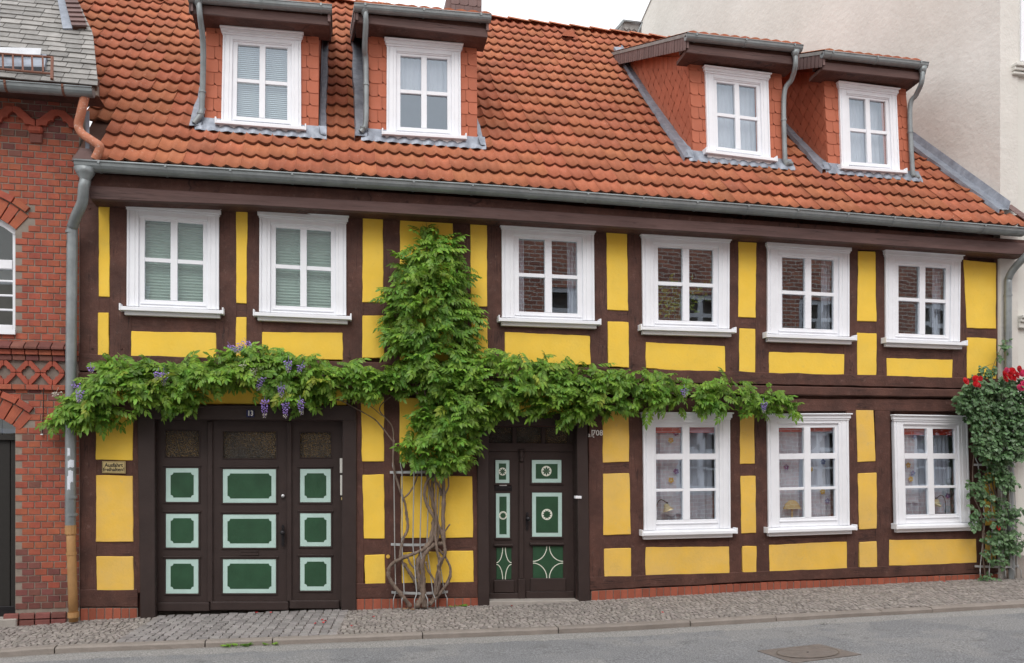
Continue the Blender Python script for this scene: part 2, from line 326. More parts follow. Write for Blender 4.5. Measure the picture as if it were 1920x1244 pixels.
    vo = N.new('ShaderNodeTexVoronoi'); vo.feature = 'DISTANCE_TO_EDGE'; vo.inputs['Scale'].default_value = 3.2; L.new(wv.outputs[0], vo.inputs['Vector'])
    crack = math_('MULTIPLY', math_('LESS_THAN', vo.outputs['Distance'], .009), math_('MULTIPLY', ramp(nz(.9, 3).outputs['Fac'], .57, .64), ramp(sep.outputs['X'], .5, 1.5)))
    c = mixc(crack, c, (.06, .058, .055))
    sp = mixc(ramp(nz(75, 3).outputs['Fac'], .40, .66), (.60, .60, .60), (1.45, 1.45, 1.45))
    mu = N.new('ShaderNodeMix'); mu.data_type = 'RGBA'; mu.blend_type = 'MULTIPLY'; mu.inputs['Factor'].default_value = 1; L.new(c, mu.inputs['A']); L.new(sp, mu.inputs['B']); L.new(mu.outputs['Result'], b.inputs['Base Color'])
    bp = N.new('ShaderNodeBump'); bp.inputs['Strength'].default_value = .5; bp.inputs['Distance'].default_value = .006; L.new(nz(140, 3).outputs['Fac'], bp.inputs['Height']); L.new(bp.outputs[0], b.inputs['Normal']); MT['asphalt'] = m
special()
# ================================================================== ground, road, pavement
GX = [-9, -5.6, -4.7, .27, 1.0, 3.5, 6.7, 9]; GZ = [-.06, -.035, .0, .0, .008, .062, .112, .14]
def zp(x): return interp(x, GX, GZ)
def ky(x): return interp(x, [-9, -5.3, .3, 4.45, 6, 9], [-1.25, -1.35, -1.51, -1.64, -1.66, -1.7])   # back edge of the kerb
add('ground', [(-400, -400, -.6), (400, -400, -.6), (400, 400, -.6), (-400, 400, -.6)], [(0, 1, 2, 3)], MT['concrete'], kind='structure')
xs = [-60, -30, -14] + [-9 + .5 * i for i in range(37)] + [14, 30, 60]; ts = [0, .04, .1, .3, .6, .85, 1]
V = []; Fc = []
for x in xs:
    for t in ts:
        y0 = ky(x) - .1; V.append((x, lerp(y0, -9.6, t), zp(x) - .055 + .06 * (1 - (2 * t - 1) ** 2)))
for i in range(len(xs) - 1):
    for j in range(len(ts) - 1): n = i * len(ts) + j; Fc.append((n, n + 1, n + 1 + len(ts), n + len(ts)))
add('road', V, Fc, MT['asphalt'], kind='structure', smooth=True)
V = []; Fc = []
for x in xs: V += [(x, 1.2, zp(x) - .02), (x, ky(x) - .02, zp(x) - .02)]
for i in range(len(xs) - 1): Fc.append((2 * i, 2 * i + 1, 2 * i + 3, 2 * i + 2))
pavement = add('pavement', V, Fc, MT['joint_sand'], kind='structure')
V = [(-60, -9.55, .07), (60, -9.55, .07), (60, -14, .07), (-60, -14, .07)]
add('opposite_pavement', V + [(-60, -9.55, -.4), (60, -9.55, -.4)], [(0, 1, 2, 3), (0, 4, 5, 1)], MT['concrete'], kind='structure')
kerb = empty('kerb', (0, -1.6, 0), kind='structure')
kj = [-60, -30, -14, -9] + [-7.6, -6.4] + [PZ(u, v, 0).x for u, v in ((115, 1206), (388, 1199), (513, 1193), (790, 1184), (1040, 1174))] + [PZ(u, v, .06).x for u, v in ((1293, 1159), (1447, 1151), (1632, 1141), (1717, 1136), (1878, 1123))] + [7.2, 8.4, 14, 30, 60]
rk = random.Random(3)
for a, b in zip(kj[:-1], kj[1:]):
    m = MB(); j = .006; n = 8; za = rk.uniform(-.006, .006)
    fr = []; 
    top = []; bot = []
    for i in range(n + 1):
        x = lerp(a + j, b - j, i / n); r = rk.uniform(-.008, .008); y = ky(x); z = zp(x) + za + .004
        top.append([(x, y - .012, z), (x, y - .108 + r, z + rk.uniform(-.004, .004)), (x, y - .125 + r, z - .016), (x, y - .128, z - .14), (x, y, z - .14)])
    V = [p for t in top for p in t]; Fc = []
    for i in range(n):
        for q in range(5): Fc.append((i * 5 + q, i * 5 + (q + 1) % 5, (i + 1) * 5 + (q + 1) % 5, (i + 1) * 5 + q))
    Fc += [tuple(range(5)), tuple(range(n * 5, n * 5 + 5))]
    add('kerb_stone', V, Fc, MT['kerb_stone'], kerb, smooth=False)
def stone_verts(poly, z, h, inset, rnd):      # little domed paving stone
    cx = sum(p[0] for p in poly) / len(poly); cy = sum(p[1] for p in poly) / len(poly); n = len(poly)
    tx, ty = rnd.uniform(-.06, .06), rnd.uniform(-.06, .06)
    lo = [(p[0], p[1], z - .03) for p in poly]
    mid = [(lerp(p[0], cx, inset * .35), lerp(p[1], cy, inset * .35), z + h * .55) for p in poly]
    hi = [(lerp(p[0], cx, inset), lerp(p[1], cy, inset), z + h + tx * (p[0] - cx) + ty * (p[1] - cy)) for p in poly]
    f = [tuple(range(2 * n, 3 * n))]
    for r in (0, n): f += [(r + i, r + (i + 1) % n, r + n + (i + 1) % n, r + n + i) for i in range(n)]
    return lo + mid + hi, f
# larger setts in rows before the gate, each stone a piece
gx0, gx1 = PZ(262, 1185).x, PZ(640, 1165).x
x = gx0; rs = random.Random(11); cnt = 0
while x < gx1:
    w = rs.uniform(.088, .112); y = .02 + rs.uniform(0, .05)
    while y > ky(x) + .02:
        l = rs.uniform(.10, .155); ye = max(y - l, ky(x) + .004); sk = (y - .02) * .10
        if y < .11 and y - ye > .05:
            q = [(x + sk, y - .006), (x + sk, ye + .006), (x + w - .009 + sk, ye + .006 + rs.uniform(-.008, .008)), (x + w - .009 + sk, y - .006)]
            q = [(a + rs.uniform(-.005, .005), b + rs.uniform(-.005, .005)) for a, b in q]
            v, f = stone_verts(q, zp(x) - .012, .014, .11, rs); add('sett', v, f, MT['sett'], pavement); cnt += 1
        y = ye
    x += w
# small mosaic paving: thousands of stones laid in shallow arcs
m = MB(); rs = random.Random(5); vv = []; ff = []
yrow = .06; row = 0
while yrow > -1.75:
    x = -8.9 + rs.uniform(0, .05)
    while x < 9.0:
        w = rs.uniform(.045, .075)
        arc = .10 * abs(math.sin((x + 1.3) * math.pi / 1.1)); y = yrow - arc + .08
        if y - .05 > ky(x) + .002 and y < .09 and not (gx0 - .02 + (y) * .10 < x < gx1 + (y) * .10):
            g = .006; p = [(x + g, y), (x + g, y - .056), (x + w - g, y - .056), (x + w - g, y)]
            p = [(a + rs.uniform(-.009, .009), b + rs.uniform(-.009, .009)) for a, b in p]
            v, f = stone_verts(p, zp(x) - .012 + rs.uniform(-.002, .002), .011, .13, rs); n = len(vv); vv += v; ff += [tuple(i + n for i in q) for q in f]
        x += w
    yrow -= .062; row += 1
o = add('mosaic_stones', vv, ff, MT['cobble'], pavement, fix=False, kind='stuff')
# ================================================================== the half-timbered house
XL, XR = PX(149, 900).x, PX(1895, 600).x
house = empty('half_timbered_house', ((XL + XR) / 2, 0, 0), label='yellow half-timbered house with brown beams, white windows and red tiled roof', cat='house')
YW = .05                                       # backing wall behind the timbers
holes = []                                     # window and door openings (world x0,z0,x1,z1)
class Quad:                                    # skewed frame on the plane y: local metres -> world
    def __init__(s, quad, y):
        s.tl, s.tr, s.br, s.bl = qpx(quad, y); s.W = ((s.tr - s.tl).length + (s.br - s.bl).length) / 2; s.H = ((s.tl - s.bl).length + (s.tr - s.br).length) / 2
    def p(s, x, z, d=0):
        u, v = x / s.W, z / s.H; q = s.bl.lerp(s.br, u).lerp(s.tl.lerp(s.tr, u), v); return Vector((q.x, q.y - d, q.z))
    def box(s, mb, x0, x1, z0, z1, d0, d1): return mb.prism([s.p(x0, z0, d1), s.p(x1, z0, d1), s.p(x1, z1, d1), s.p(x0, z1, d1)], Vector((0, d1 - d0, 0)))
    def part(s, name, boxes, mt, parent, **k):
        m = MB()
        for b in boxes: s.box(m, *b)
        return m.build(name, mt, parent, **k)
def window(parent, quad, y, kind, pre='', gl='glass'):
    """casing boards, cornice, sill with end caps, sash, glazing bars and panes; returns the quad frame and pane extents"""
    q = Quad(quad, y); w, h = q.W, q.H; wm = MT['white_paint']
    if kind == 4: xs_ = [.185, .465, .54, .82]; zs = [(.148, .487), (.523, .855)]; st, cb = .082, .07
    else: xs_ = [.15, .455, .535, .84]; zs = [(.145, .372), (.394, .625), (.672, .884)]; st, cb = .07, .058
    c = .125 * w; z0, z1 = st * h, (1 - cb) * h
    q.part(pre + 'cornice', [(-.022, w + .022, z1 + .025, h - .018, 0, .058), (-.034, w + .034, h - .018, h, 0, .085), (-.008, w + .008, z1, z1 + .025, 0, .046)], wm, parent, bevel=.004)
    for sx in (0, 1):
        X = lambda a: a if sx == 0 else w - a
        def bx(a, b, d): return (min(X(a), X(b)), max(X(a), X(b)), z0, z1, -.03, d)
        q.part(pre + 'casing_board', [bx(0, c * .18, .038), bx(c * .18, c * .27, .030), bx(c * .27, c * .70, .035), bx(c * .70, c, .031)], wm, parent, bevel=.003)
    zt = zs[-1][1] * h + .035 * h
    q.part(pre + 'casing_board', [(c, w - c, zt, z1, -.03, .034), (c, w - c, zt - .014, zt, -.03, .022)], wm, parent, bevel=.003)
    sl = MB(); a, b = -.045, w + .045
    sl.put([q.p(a, z0, 0), q.p(b, z0, 0), q.p(b, z0 - .022, .115), q.p(a, z0 - .022, .115), q.p(a, z0 - .062, .115), q.p(b, z0 - .062, .115), q.p(b, z0 - .062, 0), q.p(a, z0 - .062, 0)],
           [(0, 1, 2, 3), (3, 2, 5, 4), (4, 5, 6, 7), (7, 6, 1, 0), (0, 3, 4, 7), (1, 6, 5, 2)])
    so_ = sl.build(pre + 'sill', wm, parent, bevel=.003)
    q.part(pre + 'sill_board', [(-.015, w + .015, 0, z0 - .064, 0, .062)], wm, parent, bevel=.003)
    for X in ((a - .016, a + .001), (b - .001, b + .016)): q.part(pre + 'sill_end_cap', [(X[0], X[1], z0 - .066, z0 + .012, 0, .119)], wm, parent, bevel=.003)
    # sash frame
    xa, xb = c, w - c; e0, e1, e2, e3 = [v * w for v in xs_]; bot, top = zs[0][0] * h, zs[-1][1] * h
    q.part(pre + 'sash_frame', [(xa, e0, z0, zt, -.04, .008), (e3, xb, z0, zt, -.04, .008), (e0, e3, top, zt, -.04, .0075), (e0, e3, z0, bot, -.04, .0075), (e1, e2, bot, top, -.04, .012),
                                 (xa + .02, xb - .02, bot - .052, bot - .036, -.03, .022), (xa + .012, xb - .012, z0, z0 + .02, -.03, .018)], wm, parent, bevel=.003)
    for (l0, h0), (l1, h1) in zip(zs[:-1], zs[1:]):
        th = .010 if (l1 - h0) * h > .05 else .004
        for (u0, u1) in ((e0, e1), (e2, e3)): q.part(pre + ('transom' if th > .005 else 'glazing_bar'), [(u0, u1, h0 * h, l1 * h, -.03, th)], wm, parent, bevel=.003)
    for (l0, h0) in zs:
        for (u0, u1) in ((e0, e1), (e2, e3)):
            g = [q.p(u0 - .006, l0 * h - .006, -.022), q.p(u1 + .006, l0 * h - .006, -.022), q.p(u1 + .006, h0 * h + .006, -.022), q.p(u0 - .006, h0 * h + .006, -.022)]
            t = rk.uniform(-.0006, .0006); g[0].y += t; g[1].y -= t
            add(pre + 'pane', g, [(0, 1, 2, 3)], MT[gl], parent, fix=False)
    q.panes = (e0, e3, bot, top); q.x4 = (e0, e1, e2, e3); q.zs = [(l * h, hh * h) for l, hh in zs]
    return q
WQ = {}
WIN = {'W1': [(239.6, 380), (411.2, 393.7), (411.2, 598.5), (238.5, 592.2)], 'W2': [(487, 395.1), (649, 407), (649.3, 609.3), (486.2, 602.6)],
       'W3': [(939.9, 417.6), (1112, 428.4), (1113.8, 617.8), (940.5, 612)], 'W4': [(1202, 434), (1366, 443.6), (1365.4, 633), (1204, 628.3)],
       'W5': [(1437, 453.4), (1590, 463.8), (1590, 647), (1437, 641.8)], 'W6': [(1657.6, 469.9), (1798.4, 479.7), (1796.4, 656.3), (1658.3, 651.2)],
       'W7': [(1204, 773.4), (1366.6, 774.4), (1367.8, 1007), (1206.4, 1011.3)], 'W8': [(1436.3, 776.3), (1588.2, 775.8), (1590.6, 1000.5), (1439.2, 1005.6)],
       'W9': [(1672.9, 778), (1810.4, 780.3), (1816.7, 994.5), (1678, 998.3)]}
for k_, qd in WIN.items():
    c0 = PX(*qd[3]); w_ = empty('window', c0, house); q = window(w_, qd, -.006, 4 if k_ < 'W7' else 6); WQ[k_] = q
    e0, e3, b0, t0 = q.panes; cs = [q.p(e0 - .02, b0 - .02), q.p(e3 + .02, b0 - .02), q.p(e3 + .02, t0 + .02), q.p(e0 - .02, t0 + .02)]
    holes.append((min(c.x for c in cs), min(c.z for c in cs), max(c.x for c in cs), max(c.z for c in cs)))
gd = (PX(289, 900).x, -.05, PX(643, 900).x, PX(450, 788).z); ed = (PX(914, 900).x, -.05, PX(1083, 900).x, PX(1000, 800).z)
for d in (gd, ed): holes.append(d)
ZT = 5.35
a, c = Vector((XL, YW, -.15)), Vector((XR, YW, ZT)); sx_, sz_ = c.x - a.x, c.z - a.z
v, f = grid_holes([(XL, YW, -.15), (XR, YW, -.15), (XR, YW, ZT), (XL, YW, ZT)], [((h[0] - XL) / sx_, max(0, (h[1] + .15) / sz_), (h[2] - XL) / sx_, (h[3] + .15) / sz_) for h in holes])
add('wall', v, f, MT['timber'], house)
# rooms behind the windows
for (z0, z1, y0, y1, nm, x0_) in ((.25, 2.72, .07, 3.6, 'ground_floor_room', ed[2] + .1), (2.8, 5.0, .07, 3.6, 'upper_floor_room', XL + .1)):
    m = MB(); x1_ = XR - .1
    v = [(x0_, y0, z0), (x1_, y0, z0), (x1_, y1, z0), (x0_, y1, z0), (x0_, y0, z1), (x1_, y0, z1), (x1_, y1, z1), (x0_, y1, z1)]
    add(nm, v, [(0, 1, 2, 3), (4, 5, 6, 7), (2, 3, 7, 6), (0, 3, 7, 4), (1, 2, 6, 5)], MT['room'], house, fix=False)
# plaster infill panels (photo pixels), upper floor then ground floor
U = [[(184.9, 380.3), (205.3, 380.3), (205.6, 557), (184.9, 556)], [(183.8, 586.7), (203.8, 586.7), (203.4, 668), (183, 668)], [(246, 621.5), (405, 624.4), (405, 673), (245, 671)],
     [(442.7, 396), (463.8, 396), (462.3, 570), (442.7, 569)], [(442.3, 594.8), (462.3, 594.8), (462.3, 675), (442, 675)], [(491, 623.3), (642.7, 624.4), (643, 675), (490.7, 673)],
     [(680.4, 404.7), (717.7, 405.5), (719.2, 567.8), (679.3, 567)], [(679.3, 591.9), (720, 591.9), (721, 671.4), (679.6, 671.4)], [(750, 407.3), (849, 411.8), (849, 570), (750, 568)],
     [(750, 594), (849, 596), (849, 678), (750, 676)], [(882, 415.5), (913, 417), (913.7, 575.6), (882.7, 575.2)], [(883.8, 596.7), (913.7, 597.4), (915, 681), (884, 679)],
     [(946.3, 622.9), (1106.7, 630.3), (1107.7, 684.4), (946.3, 680)], [(1137.4, 431.4), (1175.9, 433.8), (1178, 583), (1139, 581.7)], [(1139.8, 603.3), (1179, 604.3), (1179.6, 689.8), (1140.5, 687)],
     [(1210.7, 642.5), (1359.3, 649.2), (1360.7, 700.9), (1211.4, 691)], [(1384.6, 453.4), (1418.7, 455), (1417, 595.9), (1385.3, 595.2)], [(1386.3, 616), (1417, 616.8), (1416, 703.6), (1386.7, 702.3)],
     [(1442.2, 660), (1583.4, 664.4), (1582.7, 707.6), (1441.9, 703.9)], [(1609.7, 470.9), (1641.8, 472.6), (1643.8, 603.6), (1607.7, 602.6)], [(1607.3, 624.2), (1643.8, 625.2), (1643.8, 710), (1608.3, 708.6)],
     [(1663, 672), (1786.6, 675.2), (1786, 715.7), (1663.7, 710.6)], [(1806.9, 488), (1868, 492.9), (1868, 617), (1813.3, 615)], [(1813.3, 633), (1868.4, 635.7), (1868.4, 717), (1813.6, 717)],
     [(185, 724), (258, 725), (258, 752), (185, 752)], [(300, 724), (609, 729), (609, 759), (300, 757)], [(628, 731), (650, 731), (650, 760), (632, 760)], [(905, 738), (1080, 742), (1080, 776), (905, 774)],
     [(179.4, 778), (249.5, 779), (249, 863.5), (179.4, 862.7)], [(677, 744), (719.7, 745), (720, 866), (678.8, 865.7)], [(749, 746), (886, 748), (886, 866.5), (749.7, 865.7)]]
D_ = [[(180.2, 891.5), (249, 892.7), (249.9, 1017), (179.8, 1016)], [(180.6, 1043.8), (249.9, 1043.8), (251, 1108), (181, 1107.8)], [(680, 890), (720, 890), (721.3, 1010.8), (682.4, 1010.4)],
     [(683.6, 1040.8), (721.7, 1040), (722.5, 1096.7), (685.2, 1097.5)], [(751.3, 893.2), (886, 893.2), (887, 1008.7), (752, 1009.5)], [(753, 1036), (887.5, 1033.5), (888.3, 1091.9), (753.7, 1094.7)],
     [(1129.7, 771), (1179, 771), (1180, 866.8), (1130.5, 867.6)], [(1130.5, 888.6), (1180.4, 887.4), (1182.8, 1002.5), (1131.4, 1004)], [(1132.6, 1028.8), (1183.6, 1028), (1184, 1082.6), (1133.4, 1083.5)],
     [(1210.7, 1027), (1367.5, 1025.5), (1368, 1075.8), (1211, 1079.4)], [(1387.3, 771), (1414.5, 771), (1415.3, 870), (1388, 870.8)], [(1388.5, 892.7), (1417, 892.3), (1418, 1000), (1390.6, 1001)],
     [(1391.8, 1025), (1418.5, 1024.3), (1419, 1074.5), (1393, 1075)], [(1442.6, 1022.5), (1588, 1015.6), (1588.9, 1065.9), (1443.4, 1073)], [(1605.5, 769), (1638.3, 769.5), (1642, 865.7), (1608.4, 866.9)],
     [(1608.8, 888.4), (1644, 886.7), (1644.4, 992), (1611.6, 993.3)], [(1611.6, 1016.9), (1644.4, 1016), (1645, 1064), (1612.4, 1065)], [(1668, 1013), (1830.5, 1011), (1831.7, 1056), (1667.5, 1061.9)],
     [(1844, 774), (1866, 774), (1866, 868), (1845, 868)], [(1846, 886), (1866, 886), (1867, 985), (1847, 986)], [(1848, 1004), (1867, 1003), (1868, 1052), (1849, 1053)]]
for i, qd in enumerate(U): prism_px('infill_panel', qd, -.020, .03, MT['yellow'], house, bevel=.006, wob=.0065, step=.06)
for i, qd in enumerate(D_): prism_px('infill_panel', qd, -.020, .03, MT['yellow' if i in (2, 3, 4, 5) else 'yellow_dull'], house, bevel=.006, wob=.0065, step=.06)
# timbers
tl = lambda u: interp(u, [150, 480, 1400, 1893], [366, 378, 436, 472]); bl_ = lambda u: lerp(664, 712, (u - 150) / 1743)
UP_POSTS = [(150, 184.5), (206, 245), (405.5, 442.5), (463, 490.5), (643, 679.5), (719.5, 750), (849, 882), (914, 946), (1107.5, 1138), (1178.5, 1210.5), (1360.5, 1385), (1418, 1441.5), (1583.5, 1607.5), (1643.5, 1663), (1787, 1812), (1868, 1894)]
tw = dict(bevel=.007, wob=.010, step=.12)
for i, (a, b) in enumerate(UP_POSTS): prism_px('post', [(a - 2, tl(a) + 14), (b + 2, tl(b) + 14), (b + 2, bl_(b) + 4), (a - 2, bl_(a) + 4)], -.012 - .001 * (i % 3), .045, MT['timber_v'], house, **tw)
prism_px('wall_plate', [(148, 362), (1895, 470), (1895, 487), (1640, 470), (1400, 455), (900, 418), (480, 396), (148, 382)], -.016, .045, MT['timber_h'], house, **tw)
def rail(a, b, y0, y1, y2=None, y3=None): prism_px('rail', [(a - 6, y0), (b + 6, y2 if y2 else y0), (b + 6, y3 if y3 else y1), (a - 6, y1)], -.007, .045, MT['timber_h'], house, **tw)
for a, b, y0, y1 in ((184, 206, 553, 590), (442, 463, 566, 598), (679, 720, 564, 595), (750, 849, 566, 598), (882, 914, 572, 600), (1138, 1179, 578, 607), (1385, 1418, 592, 620), (1607, 1644, 600, 628), (1812, 1868, 612, 638)): rail(a, b, y0, y1)
for a, b, y0, y1, y2, y3 in ((245, 405, 585, 626, 588, 628), (490, 643, 596, 627, 600, 629), (946, 1107, 606, 628, 610, 636), (1210, 1360, 622, 648, 626, 655), (1441, 1583, 636, 665, 640, 669), (1663, 1787, 646, 677, 650, 680)): rail(a, b, y0, y1, y2, y3)
prism_px('storey_beam', [(146, 664), (1895, 711), (1895, 730), (146, 696)], -.030, .045, MT['timber_h'], house, **tw)
prism_px('storey_beam', [(146, 698), (1895, 732.5), (1895, 747), (146, 723)], -.052, .045, MT['timber_h'], house, bevel=.014, wob=.006, step=.16)
prism_px('wall_plate', [(1088, 747), (1895, 750), (1895, 772), (1640, 771), (1088, 773)], -.016, .045, MT['timber_h'], house, **tw)
prism_px('wall_plate', [(148, 750), (262, 752), (262, 780), (148, 780)], -.017, .045, MT['timber_h'], house, **tw)
LO_POSTS = [(150, 180, 722, 1112), (250, 262, 775, 1112), (668, 680, 722, 1100), (720, 751, 722, 1100), (886.5, 897, 735, 1100), (1106, 1131, 765, 1090), (1181, 1210, 765, 1086), (1367.5, 1389, 765, 1082), (1417, 1442, 765, 1080), (1588.5, 1608, 765, 1075), (1643.5, 1668, 765, 1070), (1817, 1846, 765, 1064), (1867, 1896, 740, 1062), (609, 630, 722, 766)]
for i, (a, b, y0, y1) in enumerate(LO_POSTS): prism_px('post', [(a - 2, y0), (b + 2, y0), (b + 2, y1), (a - 2, y1)], -.012 - .001 * (i % 3), .045, MT['timber_v'], house, **tw)
for a, b, y0, y1 in ((180, 250, 860, 895), (180, 250, 1013, 1047), (680, 720, 862, 893), (682, 721, 1007, 1044), (750, 887, 863, 896), (752, 887, 1005, 1040), (1130, 1182, 864, 892), (1131, 1184, 999, 1032), (1210, 1368, 1003, 1031), (1388, 1417, 867, 896), (1390, 1418, 997, 1028), (1441, 1589, 997, 1027), (1607, 1643, 863, 892), (1610, 1645, 989, 1020), (1667, 1832, 988, 1016), (1846, 1867, 865, 889), (1846, 1867, 983, 1007)): rail(a, b, y0, y1)
prism_px('sill_beam', [(150, 1106), (258, 1106), (258, 1138.5), (150, 1139)], -.022, .045, MT['timber_h'], house, **tw)
prism_px('sill_beam', [(667, 1094), (896, 1091), (896, 1121), (667, 1122)], -.022, .045, MT['timber_h'], house, **tw)
prism_px('sill_beam', [(1106, 1082), (1440, 1071), (1895, 1052), (1895, 1074), (1830, 1076), (1440, 1090), (1106, 1107)], -.022, .045, MT['timber_h'], house, **tw)
rp_ = random.Random(17)
for a, b in UP_POSTS:                           # oak pegs at the heads and feet of the posts
    for vv_ in (tl((a + b) / 2) + 22, bl_((a + b) / 2) - 10):
        um = lerp(a, b, rp_.uniform(.3, .7)); c = PX(um, vv_ + rp_.uniform(-3, 3), -.013)
        MB().prism([Vector((c.x + .013 * math.cos(k * 1.047), -.021, c.z + .013 * math.sin(k * 1.047))) for k in range(6)], Vector((0, .012, 0))).build('peg', MT['timber'], house)
# brick plinth: soldier bricks standing in mortar
def plinth(u0, u1, top, bot, n):
    prism_px('plinth_mortar', [(u0, top(u0)), (u1, top(u1)), (u1, bot(u1) + 6), (u0, bot(u0) + 6)], -.010, .05, MT['mortar_dark'], house, bevel=0)
    xa, xb = PX(u0, 1100).x, PX(u1, 1100).x
    for i in range(n):
        a = lerp(xa, xb, i / n); b = lerp(xa, xb, (i + 1) / n); um = lerp(u0, u1, (i + .5) / n)
        zt = PX(um, top(um) + .5).z + rk.uniform(-.004, .002); zb = PX(um, bot(um)).z - .03
        g = .005; y = -.017 + rk.uniform(-.003, .003)
        MB().box((a + g, y, zb), (b - g, .03, zt)).build('plinth_brick', MT['brick_plinth'], house, bevel=.003)
plinth(151, 258, lambda u: 1140, lambda u: 1159, 7)
plinth(668, 897, lambda u: 1123 - (u - 668) * .01, lambda u: 1140 - (u - 668) * .02, 15)
plinth(1108, 1850, lambda u: interp(u, [1108, 1440, 1850], [1108, 1091, 1076]), lambda u: interp(u, [1108, 1440, 1850], [1127, 1105, 1088]), 60)
plinth(1850, 1896, lambda u: 1076, lambda u: 1088, 4)
# ------------------------------------------------------------------ garage gate
gate = empty('gate', PX(465, 1145, .1), house)
GZf = lambda x, y: (270 + x / 3.11, 760 + y / 3.11)
def gq(x0, y0, x1, y1): return [GZf(x0, y0), GZf(x1, y0), GZf(x1, y1), GZf(x0, y1)]
DB = MT['door_brown']
prism_px('door_post', [(257, 776), (290, 776), (291, 1160), (263, 1162)], -.045, .16, DB, gate, bevel=.008)
prism_px('door_post', [(642.5, 776), (669, 776), (668, 1148), (640, 1150)], -.045, .16, DB, gate, bevel=.008)
prism_px('lintel', [(258, 763), (668, 764), (668, 789), (258, 786.5)], -.052, .16, DB, gate, bevel=.008)
prism_px('lintel_moulding', [(256, 760), (670, 761), (670, 765.5), (256, 764.5)], -.075, -.02, DB, gate, bevel=.006)
def holed_leaf(name, quad, hole, yf, yb, parent):
    tlp, trp, brp, blp = qpx(quad, yf); q = Quad(quad, yf)
    h = [(p.x, p.z) for p in qpx(hole, yf)]; hx0 = min(p[0] for p in h); hx1 = max(p[0] for p in h); hz0 = min(p[1] for p in h); hz1 = max(p[1] for p in h)
    x0, x1, z0, z1 = min(tlp.x, blp.x), max(trp.x, brp.x), blp.z, tlp.z
    m = MB(); m.box((x0, yf, z0), (x1, yb, hz0)); m.box((x0, yf, hz1), (x1, yb, z1)); m.box((x0, yf, hz0), (hx0, yb, hz1)); m.box((hx1, yf, hz0), (x1, yb, hz1))
    return m.build(name, DB, parent)
yd = .10
LV = [(60, 384, (125, 148, 320, 300)), (384, 848, (462, 155, 770, 310)), (848, 1162, (910, 160, 1090, 305))]
for x0, x1, pn in LV:
    holed_leaf('gate_leaf', gq(x0 + 1, 82, x1 - 1, 1205 - x0 * .018), gq(*pn), yd, yd + .06, gate)
    prism_px('glass_pane', gq(pn[0] - 2, pn[1] - 2, pn[2] + 2, pn[3] + 2), yd + .025, yd + .03, MT['glass_ripple'], gate, bevel=0)
    for z in (pn[1] - 5, pn[3]): prism_px('pane_bead', gq(pn[0] - 6, z, pn[2] + 6, z + 5), yd - .010, yd + .02, DB, gate, bevel=.003)
    for xx in (pn[0] - 6, pn[2]): prism_px('pane_bead', gq(xx, pn[1], xx + 6, pn[3]), yd - .009, yd + .02, DB, gate, bevel=.003)
for x0, x1, yb_ in ((368, 400, 1150), (832, 862, 1145)): prism_px('cover_strip', gq(x0, 95, x1, yb_), yd - .03, yd + .01, DB, gate, bevel=.008)
for x0, x1, y0, y1 in ((75, 381, 1152, 1203), (387, 843, 1147, 1197), (848, 1140, 1140, 1188)): prism_px('kick_board', gq(x0, y0, x1, y1), yd - .035, yd + .01, DB, gate, bevel=.008)
def notched(q, ins, r, y):                    # green field with hollow corners
    W_, H_ = q.W, q.H; pts = []
    for cx, cz, a0 in ((ins, ins, 90), (W_ - ins, ins, 180), (W_ - ins, H_ - ins, 270), (ins, H_ - ins, 360)):
        sg = [R(a0 - t * 90 / 5) for t in range(6)]; pts += [q.p(cx + r * math.cos(a), cz + r * math.sin(a), y) for a in sg]
    return pts
PANELS = [(128, 367, 318, 565), (128, 633, 318, 831), (128, 898, 318, 1099), (460, 373, 770, 570), (460, 637, 770, 832), (460, 898, 770, 1097), (910, 372, 1089, 567), (910, 630, 1090, 824), (910, 887, 1090, 1082)]
for x0, y0, x1, y1 in PANELS:
    q = Quad(gq(x0, y0, x1, y1), yd); pan = q.part('panel', [(0, q.W, 0, q.H, -.01, .006)], MT['mint'], gate, bevel=.003, label='mint-bordered green door panel')
    pts = notched(q, .052, .030, .007); MB().prism(pts, Vector((0, .004, 0))).build('green_field', MT['green'], gate)
    e = .018
    q.part('panel_moulding', [(-e, 0, -e, q.H + e, 0, .012), (q.W, q.W + e, -e, q.H + e, 0, .012), (0, q.W, q.H, q.H + e, 0, .0125), (-e * 1.6, q.W + e * 1.6, q.H + e, q.H + e * 1.9, 0, .022), (0, q.W, -e, 0, 0, .0125)], DB, gate, bevel=.003)
q = Quad(gq(562, 850, 668, 877), yd); q.part('letter_slot', [(0, q.W, 0, q.H, 0, .01), (.004, q.W - .004, q.H - .012, q.H + .004, .01, .018)], DB, gate, bevel=.003)
def lathe(c, prof, ax, n=12):                  # profile (dist along ax, radius)
    ax = Vector(ax).normalized(); a = ax.cross(Vector((.3, .1, .9))).normalized(); b = ax.cross(a); V = []; Fc = []
    for d, r in prof: V += [Vector(c) + ax * d + (a * math.cos(2 * math.pi * k / n) + b * math.sin(2 * math.pi * k / n)) * r for k in range(n)]
    for i in range(len(prof) - 1):
        for k in range(n): Fc.append((i * n + k, i * n + (k + 1) % n, (i + 1) * n + (k + 1) % n, (i + 1) * n + k))
    Fc += [tuple(range(n)), tuple(range((len(prof) - 1) * n, len(prof) * n))]; return V, Fc
c = PX(*GZf(810, 530), yd - .03); v, f = lathe(c, [(-.03, .022), (.0, .022), (.006, .018), (.012, .008)], (0, -1, 0)); add('lock_cylinder', v, f, MT['bright_metal'], gate, smooth=False)
